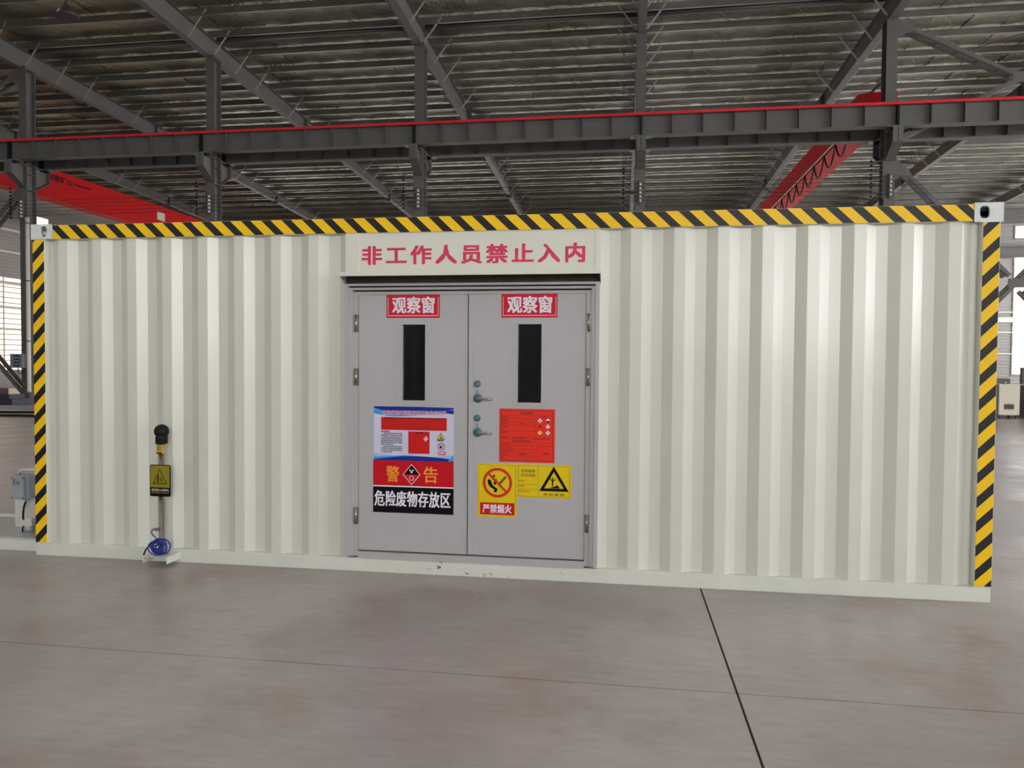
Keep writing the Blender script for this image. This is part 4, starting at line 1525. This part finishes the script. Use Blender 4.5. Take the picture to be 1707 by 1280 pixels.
b.prism([(-0.10, 0.075), (-0.03, 0.125), (0.03, 0.105), (0.02, 0.055), (-0.04, 0.045)], 'y', -0.03, 0.04)
b.build('body', PVC, t)
MB().cyl((-0.03, 0.0, 0.0), (-0.03, 0.0, 0.05), 0.04, n=14).build('foot', SHEET, t)
MB().cyl((0.02, -0.01, 0.09), (0.10, -0.01, 0.11), 0.028, n=14).build('motor', SHEET, t)
MB().tube([(-0.06, -0.02, 0.06), (-0.075, -0.025, 0.03), (-0.07, -0.03, 0.0)], 0.006, 6).build('hose', BLACK, t)

# ================================================================== THINGS NEAR THE FAR LEFT COLUMN
t = thing('downpipe', 'pale drain pipe running down the far left column', 'pipe', (-15.98, 17.90, 0.0))
MB().tube([(0, 0, 0.42), (0, 0, 0.6), (0, 0, 6.5)], 0.066, 14).build('pipe', PVC, t)
b = MB()
for z in (2.2, 4.3, 6.3):
    b.cyl((0, 0, z - 0.02), (0, 0, z + 0.02), 0.085, n=14)
    b.box(-0.02, 0.02, 0.0, 0.10, z - 0.02, z + 0.02)
b.build('clip', STEELD, t)
MB().lathe((0, 0, 0.40), [(0.03, 0), (0.07, 0.02), (0.078, 0.05), (0.078, 0.09)], 14).build('end_cap', PVC, t)
t = thing('control_box', 'grey control box with dark screen on the far left column', 'control box', (-16.30, 17.86, 1.26))
MB().box(-0.26, 0.22, -0.14, 0.10, 0.0, 0.49, 0.01).build('housing', mat('control grey', (120, 122, 126), 0.5), t)
MB().box(-0.10, 0.12, -0.146, -0.14, 0.05, 0.44).build('screen', mat('dark screen', (46, 66, 70), 0.25), t)
b = MB()
for i in range(3):
    b.box(-0.08, 0.10, -0.149, -0.146, 0.12 + i * 0.11, 0.15 + i * 0.11)
b.build('display_lines', mat('screen print', (150, 170, 168), 0.4), t)
MB().tube([(-0.05, -0.02, 0.0), (-0.05, -0.03, -0.14), (0.0, -0.03, -0.22), (0.08, -0.02, -0.2), (0.10, 0.0, -0.1)], 0.016, 6).build('cable', BLACK, t)
# low stack of dark steel, hoses and sheets on the floor
rl = random.Random(4)
for k, (xa, xb, ya, yb, za, zb, lab) in enumerate(((-20.5, -15.75, 16.9, 17.8, 0.0, 0.22, 'lowest dark steel slab of the stack beside the far left column'),
                                                   (-20.3, -15.95, 17.0, 17.7, 0.22, 0.36, 'upper dark steel slab of the stack beside the far left column'),
                                                   (-18.1, -16.5, 17.1, 17.6, 0.36, 0.56, 'reddish dark offcut lying on top of the steel slab stack'))):
    t = thing('steel_slab', lab, 'steel slab', ((xa + xb) / 2, (ya + yb) / 2, za), 'dark steel stacked by the left column')
    hx, hy = (xb - xa) / 2, (yb - ya) / 2
    MB().box(-hx, hx, -hy, hy, 0.0, zb - za, 0.02).build('slab', SCRAP if k < 2 else BROWN, t)
    b = MB()
    for q in range(3):
        x = -hx + (q + 0.5) * 2 * hx / 3
        b.box(x - 0.02, x + 0.02, -hy - 0.003, hy + 0.003, 0.0, zb - za + 0.003)
    b.build('strap', STEELD, t)
for k, (y, w, zz, lab) in enumerate(((15.9, 0.8, 0.05, 'bare steel sheet on the floor just in front of the left column'), (14.5, 0.5, 0.035, 'bare steel strip on the floor nearer than the steel sheet'))):
    o = MB().box(-24, -12.5 + k * 0.8, y - w / 2, y + w / 2, 0.0, zz, 0.006).build('steel_sheet', SHEET if k else SHEET)
    tag(o, lab, 'steel sheet', 'bare sheets on the left floor')
for k, (yb_, lab) in enumerate(((13.5, 'farther black hose snaking across the floor at the left edge'), (11.9, 'nearer black hose snaking across the floor at the left edge'))):
    p = [(-22 + 0.4 * i, yb_ + 0.25 * math.sin(i * 0.5 + k) + 0.02 * i, 0.03) for i in range(34)]
    tag(MB().tube(p, 0.03, 8).build('air_hose', BLACK), lab, 'hose', 'black hoses on the left floor')

# ================================================================== MACHINES AT THE RIGHT
t = thing('air_dryer', 'beige cabinet with vent grille right of the container', 'machine', (16.08, 18.75, 0))
MB().box(-0.36, 0.22, 0.0, 0.6, 0.10, 1.02, 0.012).build('cabinet', BEIGE, t)
b = MB()
for i in range(6):
    b.box(-0.20 + i * 0.045, -0.17 + i * 0.045, -0.006, 0.004, 0.27, 0.43)
b.box(-0.21, 0.09, -0.003, 0.003, 0.345, 0.355)
b.build('vent_grille', BLACK, t)
for x in (-0.30, 0.16):
    for yv in (0.08, 0.52):
        MB().cyl((x, yv, 0.0), (x, yv, 0.10), 0.03, n=10).build('foot', STEELD, t)
MB().cyl((-0.12, 0.2, 1.02), (-0.12, 0.2, 1.10), 0.04, n=12).build('pipe_stub', STAIN, t)
t = thing('blue_cabinet', 'dark blue machine cabinet between striped post and beige cabinet', 'machine', (15.45, 18.9, 0))
MB().box(-0.55, 0.24, 0.0, 0.7, 0.08, 1.04, 0.012).build('cabinet', NAVY, t)
MB().box(-0.56, 0.25, -0.01, 0.71, 0.0, 0.08).build('plinth', PVC, t)
MB().box(-0.4, -0.36, -0.02, 0.0, 0.5, 0.62).build('handle', STAIN, t)
t = thing('brown_cabinet', 'dark brown cabinet at the right edge of the frame', 'machine', (17.05, 18.8, 0))
MB().box(-0.42, 0.5, 0.0, 0.7, 0.05, 0.98, 0.012).build('cabinet', BROWN, t)
MB().box(-0.46, -0.42, -0.01, 0.05, 0.0, 1.02).build('edge_post', PVC, t)
MB().box(-0.46, 0.54, -0.02, 0.72, 0.98, 1.02).build('top', PVC, t)
t = thing('machine_bed', 'dark machine bed standing behind the beige cabinet', 'machine', (17.2, 21.3, 0))
MB().box(-1.6, 1.6, 0.0, 1.0, 0.0, 0.9, 0.02).build('bed', STEELD, t)
MB().box(-1.4, 0.1, 0.1, 0.8, 0.9, 1.15, 0.02).build('carriage', STEEL, t)
MB().lathe((-0.9, -0.02, 1.22), [(0.09, 0), (0.11, 0.04), (0.11, 0.2), (0.08, 0.24)], 16, (0, 1, 0)).build('chuck', STAIN, t)
t = thing('short_post', 'dark short post standing behind the beige cabinet', 'post', (16.95, 19.9, 0))
MB().box(-0.075, 0.075, -0.075, 0.075, 0.0, 1.52, 0.006).build('shaft', STEEL, t)
MB().box(-0.14, 0.14, -0.14, 0.14, 0.0, 0.02).build('base_plate', STEELD, t)

bpy.context.view_layer.update()
